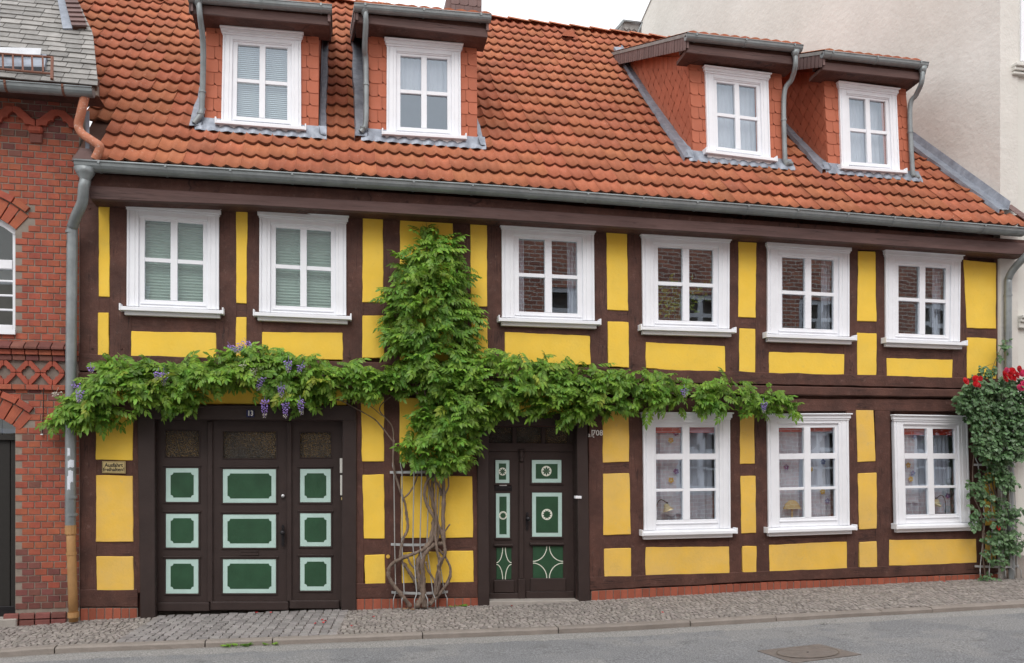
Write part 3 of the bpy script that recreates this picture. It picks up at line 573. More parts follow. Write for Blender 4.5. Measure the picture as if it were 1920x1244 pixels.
def handle(cx, cy0, cy1, y, fn, parent):        # ornamental plate with a knob
    p0, p1 = PX(*fn(cx, cy0), y), PX(*fn(cx, cy1), y); H_ = p0.z - p1.z; w = .018
    prof = [(0, .002), (.05, .012), (.12, .019), (.17, .010), (.3, .018), (.42, .022), (.52, .016), (.66, .018), (.8, .012), (.86, .02), (.93, .012), (1, .002)]
    pts = [Vector((p0.x - r, y - .012, p0.z - t * H_)) for t, r in prof] + [Vector((p0.x + r, y - .012, p0.z - t * H_)) for t, r in reversed(prof)]
    pl = MB().prism(pts, Vector((0, .014, 0))).build('handle_plate', MT['dark_metal'], parent)
    v, f = lathe((p0.x, y - .012, p0.z - H_ * .36), [(0, .012), (.03, .012), (.04, .028), (.058, .03), (.07, .018), (.073, .004)], (0, -1, 0)); add('knob', v, f, MT['dark_metal'], parent, smooth=True)
handle(810, 695, 825, yd - .03, GZf, gate)
for x0, y0, x1, y1, mm in ((1142, 310, 1158, 396, 'white_paint'), (1144, 408, 1160, 526, 'white_paint'), (1149, 538, 1159, 553, 'sign_brass')):
    q = Quad(gq(x0, y0, x1, y1), .03); q.part('name_strip', [(0, q.W, 0, q.H, 0, .02)], MT['render_smooth' if mm == 'white_paint' else mm], gate, bevel=.003)
# ------------------------------------------------------------------ entrance door
door = empty('entrance_door', PX(998, 1130, .18), house)
EZ = lambda x, y: (890 + x / 3.272, 770 + y / 3.272)
def eq(x0, y0, x1, y1): return [EZ(x0, y0), EZ(x1, y0), EZ(x1, y1), EZ(x0, y1)]
prism_px('door_post', [EZ(14, 30), EZ(84, 30), EZ(92, 1198), EZ(22, 1201)], -.045, .26, DB, door, bevel=.008)
prism_px('door_post', [EZ(626, 30), EZ(692, 30), EZ(710, 1185), EZ(640, 1187)], -.045, .26, DB, door, bevel=.008)
prism_px('lintel', [EZ(10, 18), EZ(700, 18), EZ(700, 92), EZ(10, 92)], -.052, .26, DB, door, bevel=.008)
ye = .17
TP = [(86, 104, 232, 200), (254, 104, 410, 200), (432, 104, 572, 200)]
hole_x = [PX(*EZ(x, 150), ye).x for x in (60, 640)]
m = MB(); zt_, zm, zb_ = PX(*EZ(300, 70), ye).z, PX(*EZ(300, 200), ye).z, PX(*EZ(300, 252), ye).z; zt2 = PX(*EZ(300, 106), ye).z
m.box((hole_x[0], ye - .02, zb_), (hole_x[1], ye + .05, zm)); m.box((hole_x[0], ye - .01, zt2), (hole_x[1], ye + .05, zt_))
for x0, x1 in ((60, 88), (230, 256), (408, 434), (570, 640)): m.box((PX(*EZ(x0, 150), ye).x, ye - .01, zm), (PX(*EZ(x1, 150), ye).x, ye + .05, zt2))
m.build('transom_frame', DB, door, bevel=.004)
for t in TP: prism_px('transom_pane', eq(t[0] - 6, t[1] - 6, t[2] + 6, t[3] + 6), ye + .02, ye + .024, MT['glass_ripple'], door, bevel=0)
for x0, x1, y1 in ((62, 286, 1172), (286, 640, 1168)): prism_px('door_leaf', eq(x0, 248, x1, y1), ye, ye + .05, DB, door, bevel=.003)
prism_px('meeting_strip', eq(273, 315, 302, 1035), ye - .03, ye + .01, DB, door, bevel=.008)
prism_px('meeting_strip_base', eq(268, 1035, 312, 1168), ye - .045, ye + .01, DB, door, bevel=.006)
c = PX(*EZ(287, 315), ye - .025); H_ = PX(*EZ(287, 252), ye - .025).z - c.z
v, f = lathe(c, [(0, .026), (.02 * 1, .034), (.035, .022), (.06, .034), (.09, .038), (.12, .026), (.14, .04), (.16, .042), (H_ + .001, .042)], (0, 0, 1)); add('turned_cap', v, f, DB, door, smooth=True)
for x0, y0, x1, y1 in ((118, 820, 238, 835), (340, 813, 552, 828)): prism_px('ledge_moulding', eq(x0, y0, x1, y1), ye - .05, ye + .01, DB, door, bevel=.01)
for x0, y0, x1, y1 in ((118, 1040, 245, 1120), (343, 1030, 562, 1112)): prism_px('kick_block', eq(x0, y0, x1, y1), ye - .028, ye + .01, DB, door, bevel=.01)
for x0, y0, x1, y1 in ((92, 1122, 268, 1170), (316, 1111, 610, 1166)): prism_px('bottom_rail', eq(x0, y0, x1, y1), ye - .035, ye + .01, DB, door, bevel=.006)
def ring(c, r, y, n=20): return [Vector((c.x + r * math.cos(2 * math.pi * k / n), y, c.z + r * math.sin(2 * math.pi * k / n))) for k in range(n)]
for x0, y0, x1, y1, cx, cy, r, np_, sh in ((127, 304, 213, 446, 171, 375, 25, 8, 0), (350, 303, 532, 444, 440, 372, 33, 8, 0), (130, 507, 216, 781, 174, 644, 26, 12, 1), (351, 503, 535, 775, 443, 638, 35, 10, 1)):
    q = Quad(eq(x0, y0, x1, y1), ye); q.part('panel', [(0, q.W, 0, q.H, -.01, .006)], MT['mint'], door, bevel=.003, label='mint-bordered green door panel with star medallion'); e = .052
    if x1 - x0 < 100: e = .044
    q.part('green_field', [(e, q.W - e, e, q.H - e, 0, .0075)], MT['green'], door)
    b_ = .012; q.part('panel_moulding', [(-b_, 0, -b_, q.H + b_, 0, .012), (q.W, q.W + b_, -b_, q.H + b_, 0, .012), (0, q.W, q.H, q.H + b_, 0, .0125), (-.02, q.W + .02, -b_ * 1.8, 0, 0, .02)], DB, door, bevel=.002)
    c = PX(*EZ(cx, cy), ye - .009); rr = r / 3.272 / 150
    MB().prism(ring(c, rr, ye - .0105), Vector((0, .004, 0))).build('medallion', MT['cream_line'], door)
    mb = MB()
    for k in range(np_):
        a = 2 * math.pi * k / np_; w = (.085 if sh == 0 else .07) * rr * 2; d = Vector((math.cos(a), 0, math.sin(a))); s_ = Vector((-math.sin(a), 0, math.cos(a))); cc = Vector((c.x, ye - .0125 - .0001 * (k % 3), c.z))
        mb.prism([cc, cc + d * rr * .5 + s_ * w, cc + d * rr * .86, cc + d * rr * .5 - s_ * w], Vector((0, .003, 0)))
    if sh: mb.prism(ring(c, rr * .6, ye - .0119), Vector((0, .002, 0)))
    mb.build('star_ornament', MT['green'], door)
for x0, y0, x1, y1 in ((133, 841, 225, 1036), (357, 832, 541, 1029)):
    q = Quad(eq(x0, y0, x1, y1), ye); q.part('panel', [(0, q.W, 0, q.H, -.01, .008)], MT['green'], door, bevel=.003, label='green door panel with cream diamond of arcs'); W_, H_ = q.W, q.H
    mb = MB(); t_ = .008
    for sx, sz in ((0, 0), (1, 0), (1, 1), (0, 1)):
        cx, cz = sx * W_, sz * H_; A = W_ / 2 - .012; B = H_ / 2 - .006; n = 10; o_, i_ = [], []
        for k in range(n + 1):
            th = R(90 * k / n); dx, dz = math.cos(th) * (1 if sx == 0 else -1), math.sin(th) * (1 if sz == 0 else -1)
            o_.append(q.p(cx + dx * A, cz + dz * B, .010)); i_.append(q.p(cx + dx * (A - t_ * 1.3), cz + dz * (B - t_ * 1.3), .010))
        for k in range(n): mb.prism([o_[k], o_[k + 1], i_[k + 1], i_[k]], Vector((0, .003, 0)))
    mb.build('arc_lines', MT['cream_line'], door)
q = Quad(eq(122, 463, 228, 490), ye); q.part('letterbox', [(0, q.W, 0, q.H, 0, .015), (.01, q.W - .01, q.H * .3, q.H * .75, .015, .022)], MT['dark_metal'], door, bevel=.004)
q = Quad(eq(152, 449, 196, 462), ye); q.part('name_plate', [(0, q.W, 0, q.H, 0, .01)], MT['white_ink'], door)
handle(322, 622, 736, ye - .002, EZ, door)
q = Quad(eq(609, 523, 646, 540), .02); q.part('bell_push', [(0, q.W, 0, q.H, 0, .075)], MT['white_paint'], door, bevel=.004)
prism_px('threshold', [EZ(92, 1172), EZ(640, 1166), EZ(650, 1196), EZ(92, 1203)], -.06, .3, MT['concrete'], door, bevel=.006)
# dark hall behind both doors
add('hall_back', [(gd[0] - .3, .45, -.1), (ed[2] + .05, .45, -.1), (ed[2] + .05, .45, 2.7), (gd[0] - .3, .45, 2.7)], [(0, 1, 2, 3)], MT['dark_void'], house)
# ================================================================== eaves, gutter, roof
GP = [PX(u, v, -.50) for u, v in ((138, 302), (440, 320.6), (920, 350.5), (1440, 389.7), (1925, 430.2))]
gxs, gzs = [p.x for p in GP], [p.z for p in GP]
def zrim(x):
    if x > gxs[-1]: return gzs[-1] + (x - gxs[-1]) * (gzs[-1] - gzs[-2]) / (gxs[-1] - gxs[-2])
    return interp(x, gxs, gzs)
def trough(parent, name, path, r, mt, n=8, lip=.012, yc=None):
    """half-round gutter along path of rim-level centre points"""
    prof = [(math.cos(R(180 + 180 * k / n)) * r, math.sin(R(180 + 180 * k / n)) * r) for k in range(n + 1)]
    prof = [(prof[0][0] - .0, .012)] + prof + [(prof[-1][0], .012)]
    prof2 = [(a * .93, b * .93 + (.002 if b > 0 else 0)) for a, b in reversed(prof)]
    pr = prof + prof2; V = []; Fc = []; k = len(pr)
    for p in path: V += [(p[0], p[1] + a, p[2] + b) for a, b in pr]
    for i in range(len(path) - 1):
        for j in range(k): Fc.append((i * k + j, i * k + (j + 1) % k, (i + 1) * k + (j + 1) % k, (i + 1) * k + j))
    Fc += [tuple(range(k)), tuple(range((len(path) - 1) * k, len(path) * k))]
    g = add(name, V, Fc, mt, parent, smooth=False)
    m = MB(); p = path[0]; e = [Vector((p[0], p[1] + a, p[2] + b)) for a, b in prof]; m.prism(e, Vector((.004, 0, 0)))
    p = path[-1]; e = [Vector((p[0], p[1] + a, p[2] + b)) for a, b in prof]; m.prism(e, Vector((-.004, 0, 0))); m.build('gutter_end_cap', mt, parent)
    t = MB(); q = [Vector((p[0], p[1] - r, p[2] + .012)) for p in path]; t.tube(q, lip, 6); t.build('gutter_bead', mt, parent, smooth=True)
    return g
def bands(parent, xs_, yc, zf, r, mt, name='gutter_bracket'):
    for x in xs_:
        m = MB(); n = 8; o_ = [Vector((x, yc + math.cos(R(180 + 180 * k / n)) * (r + .006), zf(x) + math.sin(R(180 + 180 * k / n)) * (r + .006))) for k in range(n + 1)]
        i_ = [Vector((x, yc + math.cos(R(180 + 180 * k / n)) * (r - .002), zf(x) + math.sin(R(180 + 180 * k / n)) * (r - .002))) for k in range(n + 1)]
        for k in range(n): m.prism([o_[k], o_[k + 1], i_[k + 1], i_[k]], Vector((.022, 0, 0)))
        m.box((x, yc - r - .012, zf(x) - .01), (x + .022, yc - r + .01, zf(x) + .022)); m.build(name, mt, parent)
RG = .082; YG = -.42
xsg = list(np.linspace(gxs[0], gxs[-1], 24))
trough(house, 'gutter', [(x, YG, zrim(x)) for x in xsg], RG, MT['zinc'])
bands(house, [PX(u, 340, -.5).x for u in (183, 308, 430, 546, 666, 774, 885, 993, 1101, 1205, 1306, 1402, 1495, 1589, 1676, 1764, 1846)], YG, zrim, RG, MT['zinc'])
def long_board(name, pts_top, pts_bot, yf, yb, mt):
    t = [PX(u, v, yf) for u, v in pts_top]; b = [PX(u, v, yf) for u, v in pts_bot]
    return MB().prism(t + b[::-1], Vector((0, yb - yf, 0))).build(name, mt, house, bevel=.005)
long_board('eaves_board', [(166, 326), (480, 345), (930, 374), (1400, 412), (1930, 451)], [(166, 350), (480, 368), (930, 394), (1400, 428), (1930, 465)], -.30, -.22, MT['timber'])
long_board('cornice_board', [(168, 348), (480, 366), (930, 390), (1400, 421), (1930, 457)], [(168, 373), (480, 385), (930, 411), (1400, 441), (1930, 479)], -.335, -.25, MT['timber_light'])
sp = [PX(u, v, -.30) for u, v in ((168, 372), (480, 384), (930, 410), (1400, 440), (1930, 478))]
V = []; Fc = []
for p in sp: V += [(p.x, -.30, p.z), (p.x, .04, p.z - .01)]
for i in range(len(sp) - 1): Fc.append((2 * i, 2 * i + 1, 2 * i + 3, 2 * i + 2))
V += [(a, b, c_ + .03) for a, b, c_ in V]; n = len(sp) * 2; Fc += [tuple(i + n for i in q) for q in Fc]
add('soffit', V, Fc, MT['timber'], house, fix=False)
SL = 45.0; TN = math.tan(R(SL)); CS, SN = math.cos(R(SL)), math.sin(R(SL)); Y0 = -.42
def zroof(x, y): return zrim(x) + .035 + (y - Y0) * TN
def roof_hit(u, v):
    d = ray(u, v); lo, hi = 6.0, 26.0
    for _ in range(50):
        t = (lo + hi) / 2; p = CAM + d * t
        if p.z < zroof(p.x, p.y): hi = t
        else: lo = t
    # below the eave the ray starts under the roof plane: march instead
    t = 8.5; prev = None
    while t < 26:
        p = CAM + d * t; g = p.z - zroof(p.x, p.y)
        if prev is not None and prev > 0 >= g:
            return CAM + d * (t - .02 * (-g) / (prev - g))
        prev = g; t += .02
    return CAM + d * ((lo + hi) / 2)
yr = sum(roof_hit(u, v).y for u, v in ((960, 43), (1080, 56.5), (1180, 68))) / 3
r1, r2 = roof_hit(1880, 398), roof_hit(1712, 274); KS = (r2.x - r1.x) / (r2.y - r1.y)
xr_ = lambda y: r1.x + (y - r1.y) * KS
l1 = roof_hit(166, 250); xl_ = lambda y: l1.x - .02 - max(0, y - .2) * .55
print('ROOF ridge y', yr, 'right', r1, r2, KS, 'left', l1, 'rim', gzs)
roof = empty('roof', ((XL + XR) / 2, 1.5, 5.2), house)
# dormer geometry first (footprints)
DQ = [dict(q=[(387.5, 35), (597.6, 58), (596.6, 257), (384, 244)], w=[(419, 54), (564.5, 66), (565, 256), (415, 244.5)], g=((352, -9), (622.6, 13)), fb=((352, 31), (622, 55)), n='d1'),
      dict(q=[(692, 56), (893.4, 77), (894.4, 273), (692, 267)], w=[(725.2, 75.6), (862.6, 87), (863.8, 273), (724.3, 265)], g=((664, 9), (921, 31)), fb=((664, 48), (915, 77)), n='d2'),
      dict(q=[(1291.4, 109), (1463.7, 122), (1470.7, 316.6), (1299.5, 302)], w=[(1320.5, 127), (1438, 141.5), (1443, 313), (1325, 298.5)], g=((1288, 65), (1505, 88)), fb=((1283, 104), (1487, 127)), n='d3'),
      dict(q=[(1543, 138), (1696, 156), (1710, 338), (1553, 325)], w=[(1570.5, 156.3), (1677.7, 169.8), (1685, 335), (1575.8, 327.6)], g=((1545, 98), (1740, 120)), fb=((1538, 136), (1718, 155)), n='d4')]
for d in DQ:
    hb = [roof_hit(*d['q'][3]), roof_hit(*d['q'][2])]; d['y'] = (hb[0].y + hb[1].y) / 2
    d['c'] = qpx(d['q'], d['y']); d['x0'] = min(d['c'][0].x, d['c'][3].x); d['x1'] = max(d['c'][1].x, d['c'][2].x)
    print('DORMER', d['n'], d['y'], hb[0].y, hb[1].y, d['x0'], d['x1'])
YD = sum(d['y'] for d in DQ) / 4
MD = .40                                        # slope of the dormer roofs
for d in DQ:
    d['yg'] = d['y'] - .36; a, b = PX(*d['g'][0], d['yg']), PX(*d['g'][1], d['yg']); d['ga'], d['gb'] = a, b
    xm = (a.x + b.x) / 2; zg = (a.z + b.z) / 2; ys = d['yg'] + .07
    # meet of dormer roof with the main roof
    yy = ys
    while zg + .05 + (yy - ys) * MD > zroof(xm, yy) and yy < 6: yy += .01
    d['ym'] = min(yy, yr - .15); d['zm'] = zg + .05 + (yy - ys) * MD; d['ys'] = ys; print('   meet', d['ym'], d['zm'], zg)
def in_dormer(x, y, m=0):
    for d in DQ:
        if d['x0'] - m < x < d['x1'] + m and d['y'] < y < d['ym'] - .05: return True
    return False
# tiles: double-S pan tiles
TWD, TEX = .300, .325
def tile_mesh(seed):
    r = random.Random(seed); n = 12; L_ = .40; top = []
    prof = []
    for k in range(n + 1):
        t = k / n * 2; ph = (t % 1.0) if k < n else 1.0
        pw_ = ph ** 1.3; prof.append((k / n * TWD * 1.02, .034 * (1 - math.sin(math.pi * pw_) ** .9) - .012))
    V = []; th = .028; dr = r.uniform(-.003, .003)
    for (x, w) in prof: V.append((x, dr, w + .041))           # lower edge, top
    for (x, w) in prof: V.append((x, L_, w + .002))            # upper end
    for (x, w) in prof: V.append((x, dr + .004, w + .041 - th))   # lower edge, underside
    m = n + 1; Fc = []
    for k in range(n): Fc.append((k, k + 1, m + k + 1, m + k))
    for k in range(n): Fc.append((2 * m + k, 2 * m + k + 1, k + 1, k))
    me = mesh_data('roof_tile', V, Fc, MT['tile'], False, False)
    me.materials.append(MT['tile_edge_grime_shade']); me.polygons.foreach_set('material_index', [0] * n + [1] * n)  # row shadow lines painted into the lower edges, along with weathering grime
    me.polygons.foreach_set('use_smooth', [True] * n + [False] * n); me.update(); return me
TM = [tile_mesh(i) for i in range(4)]
rt = random.Random(9); spots = []
nrow = int((yr - Y0) / CS / TEX) + 1
xa0 = -6.2
for r_ in range(nrow):
    s = r_ * TEX; y = Y0 + s * CS
    for c_ in range(int(15.5 / TWD)):
        x = xa0 + c_ * TWD
        xc, yc = x + TWD / 2, y + .15
        if xc < xl_(yc) - .05 or (yc < .25 and x < l1.x - .05) or xc > xr_(yc) + .06 or in_dormer(xc, yc, -.02): continue
        spots.append((x, y, r_))
def tile_matrix(x, y):
    sl = (zrim(x + .15) - zrim(x - .15)) / .3
    j = lambda a: rt.uniform(-a, a) * (2.6 if rt.random() < .05 else 1)
    ex = Vector((1, 0, sl)).normalized(); ey = Vector((0, CS, SN)); ey = (ey + ex * j(.012)).normalized(); ez = ex.cross(ey).normalized(); ez = (ez + ex * j(.018) + ey * j(.012)).normalized(); ex = ey.cross(ez)
    M = Matrix((ex, ey, ez)).transposed().to_4x4(); M.translation = Vector((x + j(.003), y, zroof(x + .15, y) + j(.003))) + ey * j(.006); return M
spots.sort(key=lambda s: (Vector((s[0], s[1], zroof(s[0], s[1]))) - CAM).length)
rest = MB(); RV = []; RF = []
inv = Matrix.Translation(-WM[roof.name])
for i, (x, y, r_) in enumerate(spots):
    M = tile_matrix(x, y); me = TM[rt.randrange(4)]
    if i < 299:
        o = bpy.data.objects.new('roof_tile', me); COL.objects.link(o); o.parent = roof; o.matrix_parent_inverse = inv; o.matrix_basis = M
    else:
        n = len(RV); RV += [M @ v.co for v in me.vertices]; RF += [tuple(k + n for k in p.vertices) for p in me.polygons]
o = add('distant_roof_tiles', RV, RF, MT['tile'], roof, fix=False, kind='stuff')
nt_ = len(TM[0].polygons) // 2; o.data.materials.append(MT['tile_edge_grime_shade']); o.data.polygons.foreach_set('material_index', ([0] * nt_ + [1] * nt_) * (len(RF) // (2 * nt_))); o.data.polygons.foreach_set('use_smooth', ([True] * nt_ + [False] * nt_) * (len(RF) // (2 * nt_)))
print('TILES', len(spots))
# boards under the tiles, left open inside the dormers
xb = sorted([l1.x - .03, 7.05] + [v for d in DQ for v in (d['x0'] + .03, d['x1'] - .03)]); yb_ = sorted({Y0, yr} | {d['y'] + .03 for d in DQ} | {d['ym'] for d in DQ})
V = []; Fc = []
xb = sorted(set(xb + [x for x in np.linspace(l1.x, 7, 20)]))
for i in range(len(xb) - 1):
    for j in range(len(yb_) - 1):
        if in_dormer((xb[i] + xb[i + 1]) / 2, (yb_[j] + yb_[j + 1]) / 2): continue
        n = len(V); V += [(x, y, zroof(x, y) - .03) for x, y in ((xb[i], yb_[j]), (xb[i + 1], yb_[j]), (xb[i + 1], yb_[j + 1]), (xb[i], yb_[j + 1]))]; Fc.append((n, n + 1, n + 2, n + 3))
add('roof_boards', V, Fc, MT['tile_under'], roof, fix=False)
zb = lambda x: zroof(x, yr)
add('rear_slope', [(-6.2, yr, zb(-6.2)), (8.4, yr, zb(8.4)), (8.4, yr + 4, zb(8.4) - 4), (-6.2, yr + 4, zb(-6.2) - 4)], [(0, 1, 2, 3)], MT['tile'], roof, fix=False)
rr = random.Random(4); x = -5.9
while x < xr_(yr):
    m = MB(); n = 7; L_ = .41
    for e, rad, dz in ((0, .10, .012), (1, .085, 0)): pass
    A = [Vector((x, yr + math.cos(R(10 + 160 * k / n)) * .115, zb(x) + .005 + math.sin(R(10 + 160 * k / n)) * .075)) for k in range(n + 1)]
    B = [Vector((x + L_, yr + math.cos(R(10 + 160 * k / n)) * .095, zb(x + L_) - .008 + math.sin(R(10 + 160 * k / n)) * .06)) for k in range(n + 1)]
    V = A + B; Fc = [(k, k + 1, n + 2 + k, n + 1 + k) for k in range(n)] + [tuple(range(n + 1))]
    add('ridge_tile', V, Fc, MT['tile'], roof, fix=False); x += .37
# vent tiles
for u, v in ((300, 3), (1064, 76)):
    p = roof_hit(u, v); m = MB(); n = 7
    A = [p + Vector((math.cos(R(180 * k / n)) * .12, -.10, math.sin(R(180 * k / n)) * .09 + .02)) for k in range(n + 1)]; B = [p + Vector((math.cos(R(180 * k / n)) * .10, .12, math.sin(R(180 * k / n)) * .03 + .10)) for k in range(n + 1)]
    add('vent_tile', A + B, [(k, k + 1, n + 2 + k, n + 1 + k) for k in range(n)] + [tuple(range(n + 1))], MT['tile'], roof, fix=False)
# chimney on the ridge, clad in brown slate
ch = empty('chimney', PX(870, 30, yr + .55), roof)
pa, pb = PX(848, 0, yr + .4), PX(903, 0, yr + .4); zc0 = PX(870, 60, yr + .4).z; zc1 = pa.z + .9
MB().box((pa.x - .02, yr + .4, zc0 - .6), (pb.x, yr + 1.0, zc1)).build('chimney_stack', MT['shingle_brown'], roof)
# (slates of the chimney)
w = pb.x - pa.x + .02
for i in range(10):
    for j in range(4):
        x0 = pa.x - .02 + (j - .5 * (i % 2)) * w / 3.5; x1 = x0 + w / 3.5 - .006; x0 = max(x0, pa.x - .02); x1 = min(x1, pb.x); z0 = PX(870, 34, yr + .4).z - .3 + i * .13
        if x1 - x0 > .03: MB().prism([Vector((x0, yr + .385, z0)), Vector((x1 - .03, yr + .385, z0)), Vector((x1, yr + .385, z0 + .03)), Vector((x1, yr + .392, z0 + .127)), Vector((x0, yr + .392, z0 + .127))], Vector((0, .006, 0))).build('chimney_slate', MT['shingle_brown'], roof)
add('chimney_shoulder', *(lambda p, q: ([(p.x, yr + .42, p.z + .3), (p.x, yr + .42, p.z - .6), (q.x, yr + .42, q.z - .6), (q.x, yr + .42, q.z + .05), (p.x, yr + .95, p.z + .3), (p.x, yr + .95, p.z - .6), (q.x, yr + .95, q.z - .6), (q.x, yr + .95, q.z + .05)], [(0, 1, 2, 3), (4, 5, 6, 7), (0, 3, 7, 4), (2, 3, 7, 6)]))(pa, PX(836, 5, yr + .42)), MT['shingle_brown'], roof)
bpy.data.objects.remove(ch)
# ------------------------------------------------------------------ dormers
def slab_piece(name, poly, nrm, th, mt, parent):    # thin piece from a flat polygon
    return MB().prism([p + nrm * th for p in poly], nrm * -th).build(name, mt, parent)
for di, d in enumerate(DQ):
    y = d['y']; TL, TR, BR, BL = d['c']; c0 = (BL + BR) / 2
    dm = empty('dormer', c0, house, label=['leftmost dormer with slatted blind', 'dormer between leftmost one and the open tiled slope', 'third dormer with diagonal shingled cheek', 'rightmost dormer beside the rendered gable'][di])
    q = window(dm, d['w'], y - .012, 4, 'window_'); d['wq'] = q
    wc = qpx(d['w'], y)
    # backing wall with the window opening
    e0, e3, b0, t0 = q.panes; W_, H_ = (TR - TL).length, (TL - BL).length
    def uv(p): return ((p.x - BL.x) / (BR.x - BL.x), (p.z - BL.z) / (TL.z - BL.z))
    ua, ub = uv(q.p(e0 - .03, b0 - .03)), uv(q.p(e3 + .03, t0 + .03))
    v, f = grid_holes([BL + Vector((0, .012, -.15)), BR + Vector((0, .012, -.15)), TR + Vector((0, .012, .12)), TL + Vector((0, .012, .12))], [(ua[0], ua[1] * .86 + .09, ub[0], ub[1] * .86 + .07)])
    add('front_wall', v, f, MT['shingle'], dm)
    # shingles round the window
    fr = Quad(d['q'], y); wl = [((c.x - BL.x), (c.z - BL.z)) for c in wc]
    nr = 10; rowh = fr.H / 8.6; rw = random.Random(di)
    wbl, wbr, wtl, wtr = wc[3], wc[2], wc[0], wc[1]
    xa = (wbl - BL).length; xb2 = fr.W - (BR - wbr).length; xat = (wtl - TL).length; xbt = fr.W - (TR - wtr).length; ztop = fr.H - ((TL - wtl).z + (TR - wtr).z) / 2
    def shingle(x0, x1, z0, z1, flip):
        g = .0022; ch_ = min(.03, (x1 - x0) * .3); x0 += g; x1 -= g
        pts = [(x0, z0), (x1 - ch_, z0), (x1, z0 + ch_), (x1, z1), (x0, z1)] if not flip else [(x0 + ch_, z0), (x1, z0), (x1, z1), (x0, z1), (x0, z0 + ch_)]
        P = [fr.p(a, b, .010 + .007 * (1 - (b - z0) / (z1 - z0))) for a, b in pts]
        MB().prism(P, Vector((0, .008, 0))).build('shingle', MT['shingle'], dm)
    z = -.08; r_ = 0
    while z < ztop - .01:
        z1 = min(z + rowh, ztop); t = max(0, (z + rowh / 2) / fr.H); a_, b_ = lerp(xa, xat, t) + .03, lerp(xb2, xbt, t) - .03
        sp_ = .62 if r_ % 2 else .42
        shingle(-.004, a_ * sp_, z, z1 + .004, True); shingle(a_ * sp_, a_, z, z1 + .004, True)
        sp_ = .55 if r_ % 2 else .42
        shingle(b_, b_ + (fr.W - b_) * sp_, z, z1 + .004, True); shingle(b_ + (fr.W - b_) * sp_, fr.W + .004, z, z1 + .004, True); z = z1; r_ += 1
    n = max(7, int(fr.W / .16))
    for k in range(n): shingle(k * fr.W / n, (k + 1) * fr.W / n, ztop - .0, fr.H + .05, True)
    # cheeks
    for side in (0, 1):
        B_, T_ = (BL, TL) if side == 0 else (BR, TR); x = (B_.x + T_.x) / 2
        fp = [Vector((B_.x, y + .004, zroof(B_.x, y) - .15)), Vector((T_.x, y + .004, T_.z + .1)), Vector((x, d['ym'] + .1, d['zm'] + .02)), Vector((x, d['ym'] + .1, zroof(x, d['ym'] + .1) - .15))]
        sgn = -1 if side == 0 else 1
        add('cheek', fp + [p + Vector((-sgn * .03, 0, 0)) for p in fp], [(0, 1, 2, 3), (7, 6, 5, 4), (0, 1, 5, 4), (1, 2, 6, 5), (2, 3, 7, 6), (3, 0, 4, 7)], MT['shingle'], dm)
        if side == 0 and di in (1, 2, 3):
            zt_ = T_.z + .02; zb2 = zroof(x, y) - .02; reg = [(y + .005, zb2), (d['ym'] + .05, d['zm'] - .03), (y + .005, zt_)]      # in (y,z), counter-clockwise
            a0 = area2(reg); su, sv = Vector((.55, .835)), Vector((.835, -.55)); su2 = (.60, .80); sv2 = (.80, -.60); wu, wv = .185, .12
            xoff = lambda yy, zz: lerp(B_.x, T_.x, max(0, min(1, (zz - B_.z) / (T_.z - B_.z))))
            ztl = lambda yy: lerp(zt_, d['zm'] - .03, (yy - y) / (d['ym'] - y)) - .19
            reg_low = [(y + .005, zb2), (d['ym'] - .25, ztl(d['ym'] - .25)), (y + .005, ztl(y))]
            cells = []
            for iu in range(-12, 16):
                for iv in range(-20, 26):
                    o_ = (y + su2[0] * iu * wu + sv2[0] * (iv + .0 * (iu % 2)) * wv, (zb2 + zt_) / 2 + su2[1] * iu * wu + sv2[1] * iv * wv)
                    c4 = [(0, 0), (wv * .97, 0), (wv * .97, wu * .72), (wv * .72, wu * .97), (0, wu * .97)]
                    poly = [(o_[0] + sv2[0] * a + su2[0] * b, o_[1] + sv2[1] * a + su2[1] * b) for a, b in c4]
                    if sum(poly[i][0] * poly[(i + 1) % 5][1] - poly[(i + 1) % 5][0] * poly[i][1] for i in range(5)) < 0: poly = poly[::-1]
                    cells.append((poly, reg_low))
            yy = y
            while yy < d['ym']:                                # upright course below the verge
                cells.append(([(yy, ztl(yy)), (yy + .075, ztl(yy + .075)), (yy + .075, ztl(yy + .075) + .21), (yy, ztl(yy) + .21)], reg)); yy += .08
            for poly, rg in cells:
                pc = clip_poly(poly, rg)
                if pc and area2(pc) > .0006:
                    j = rw.uniform(0, .004); P = [Vector((xoff(a, b) - .006 - j, a, b)) for a, b in pc]
                    MB().prism(P, Vector((.007, 0, 0))).build('cheek_shingle', MT['shingle'], dm)
    # roof of the dormer: boards, fascia, gutter, tiles, slated verge
    ga, gb = d['ga'], d['gb']; ys = d['ys']; xg0, xg1 = ga.x, gb.x
    zl = lambda x, yy: lerp(ga.z, gb.z, (x - xg0) / (xg1 - xg0)) + .05 + (yy - ys) * MD
    ym = min(d['ym'] + .25, yr)
    top = [Vector((xg0, ys - .04, zl(xg0, ys - .04))), Vector((xg1, ys - .04, zl(xg1, ys - .04))), Vector((xg1, ym, zl(xg1, ym))), Vector((xg0, ym, zl(xg0, ym)))]
    MB().prism([p + Vector((0, 0, -.005)) for p in top], Vector((0, 0, -.045))).build('dormer_roof', MT['slate'], dm)
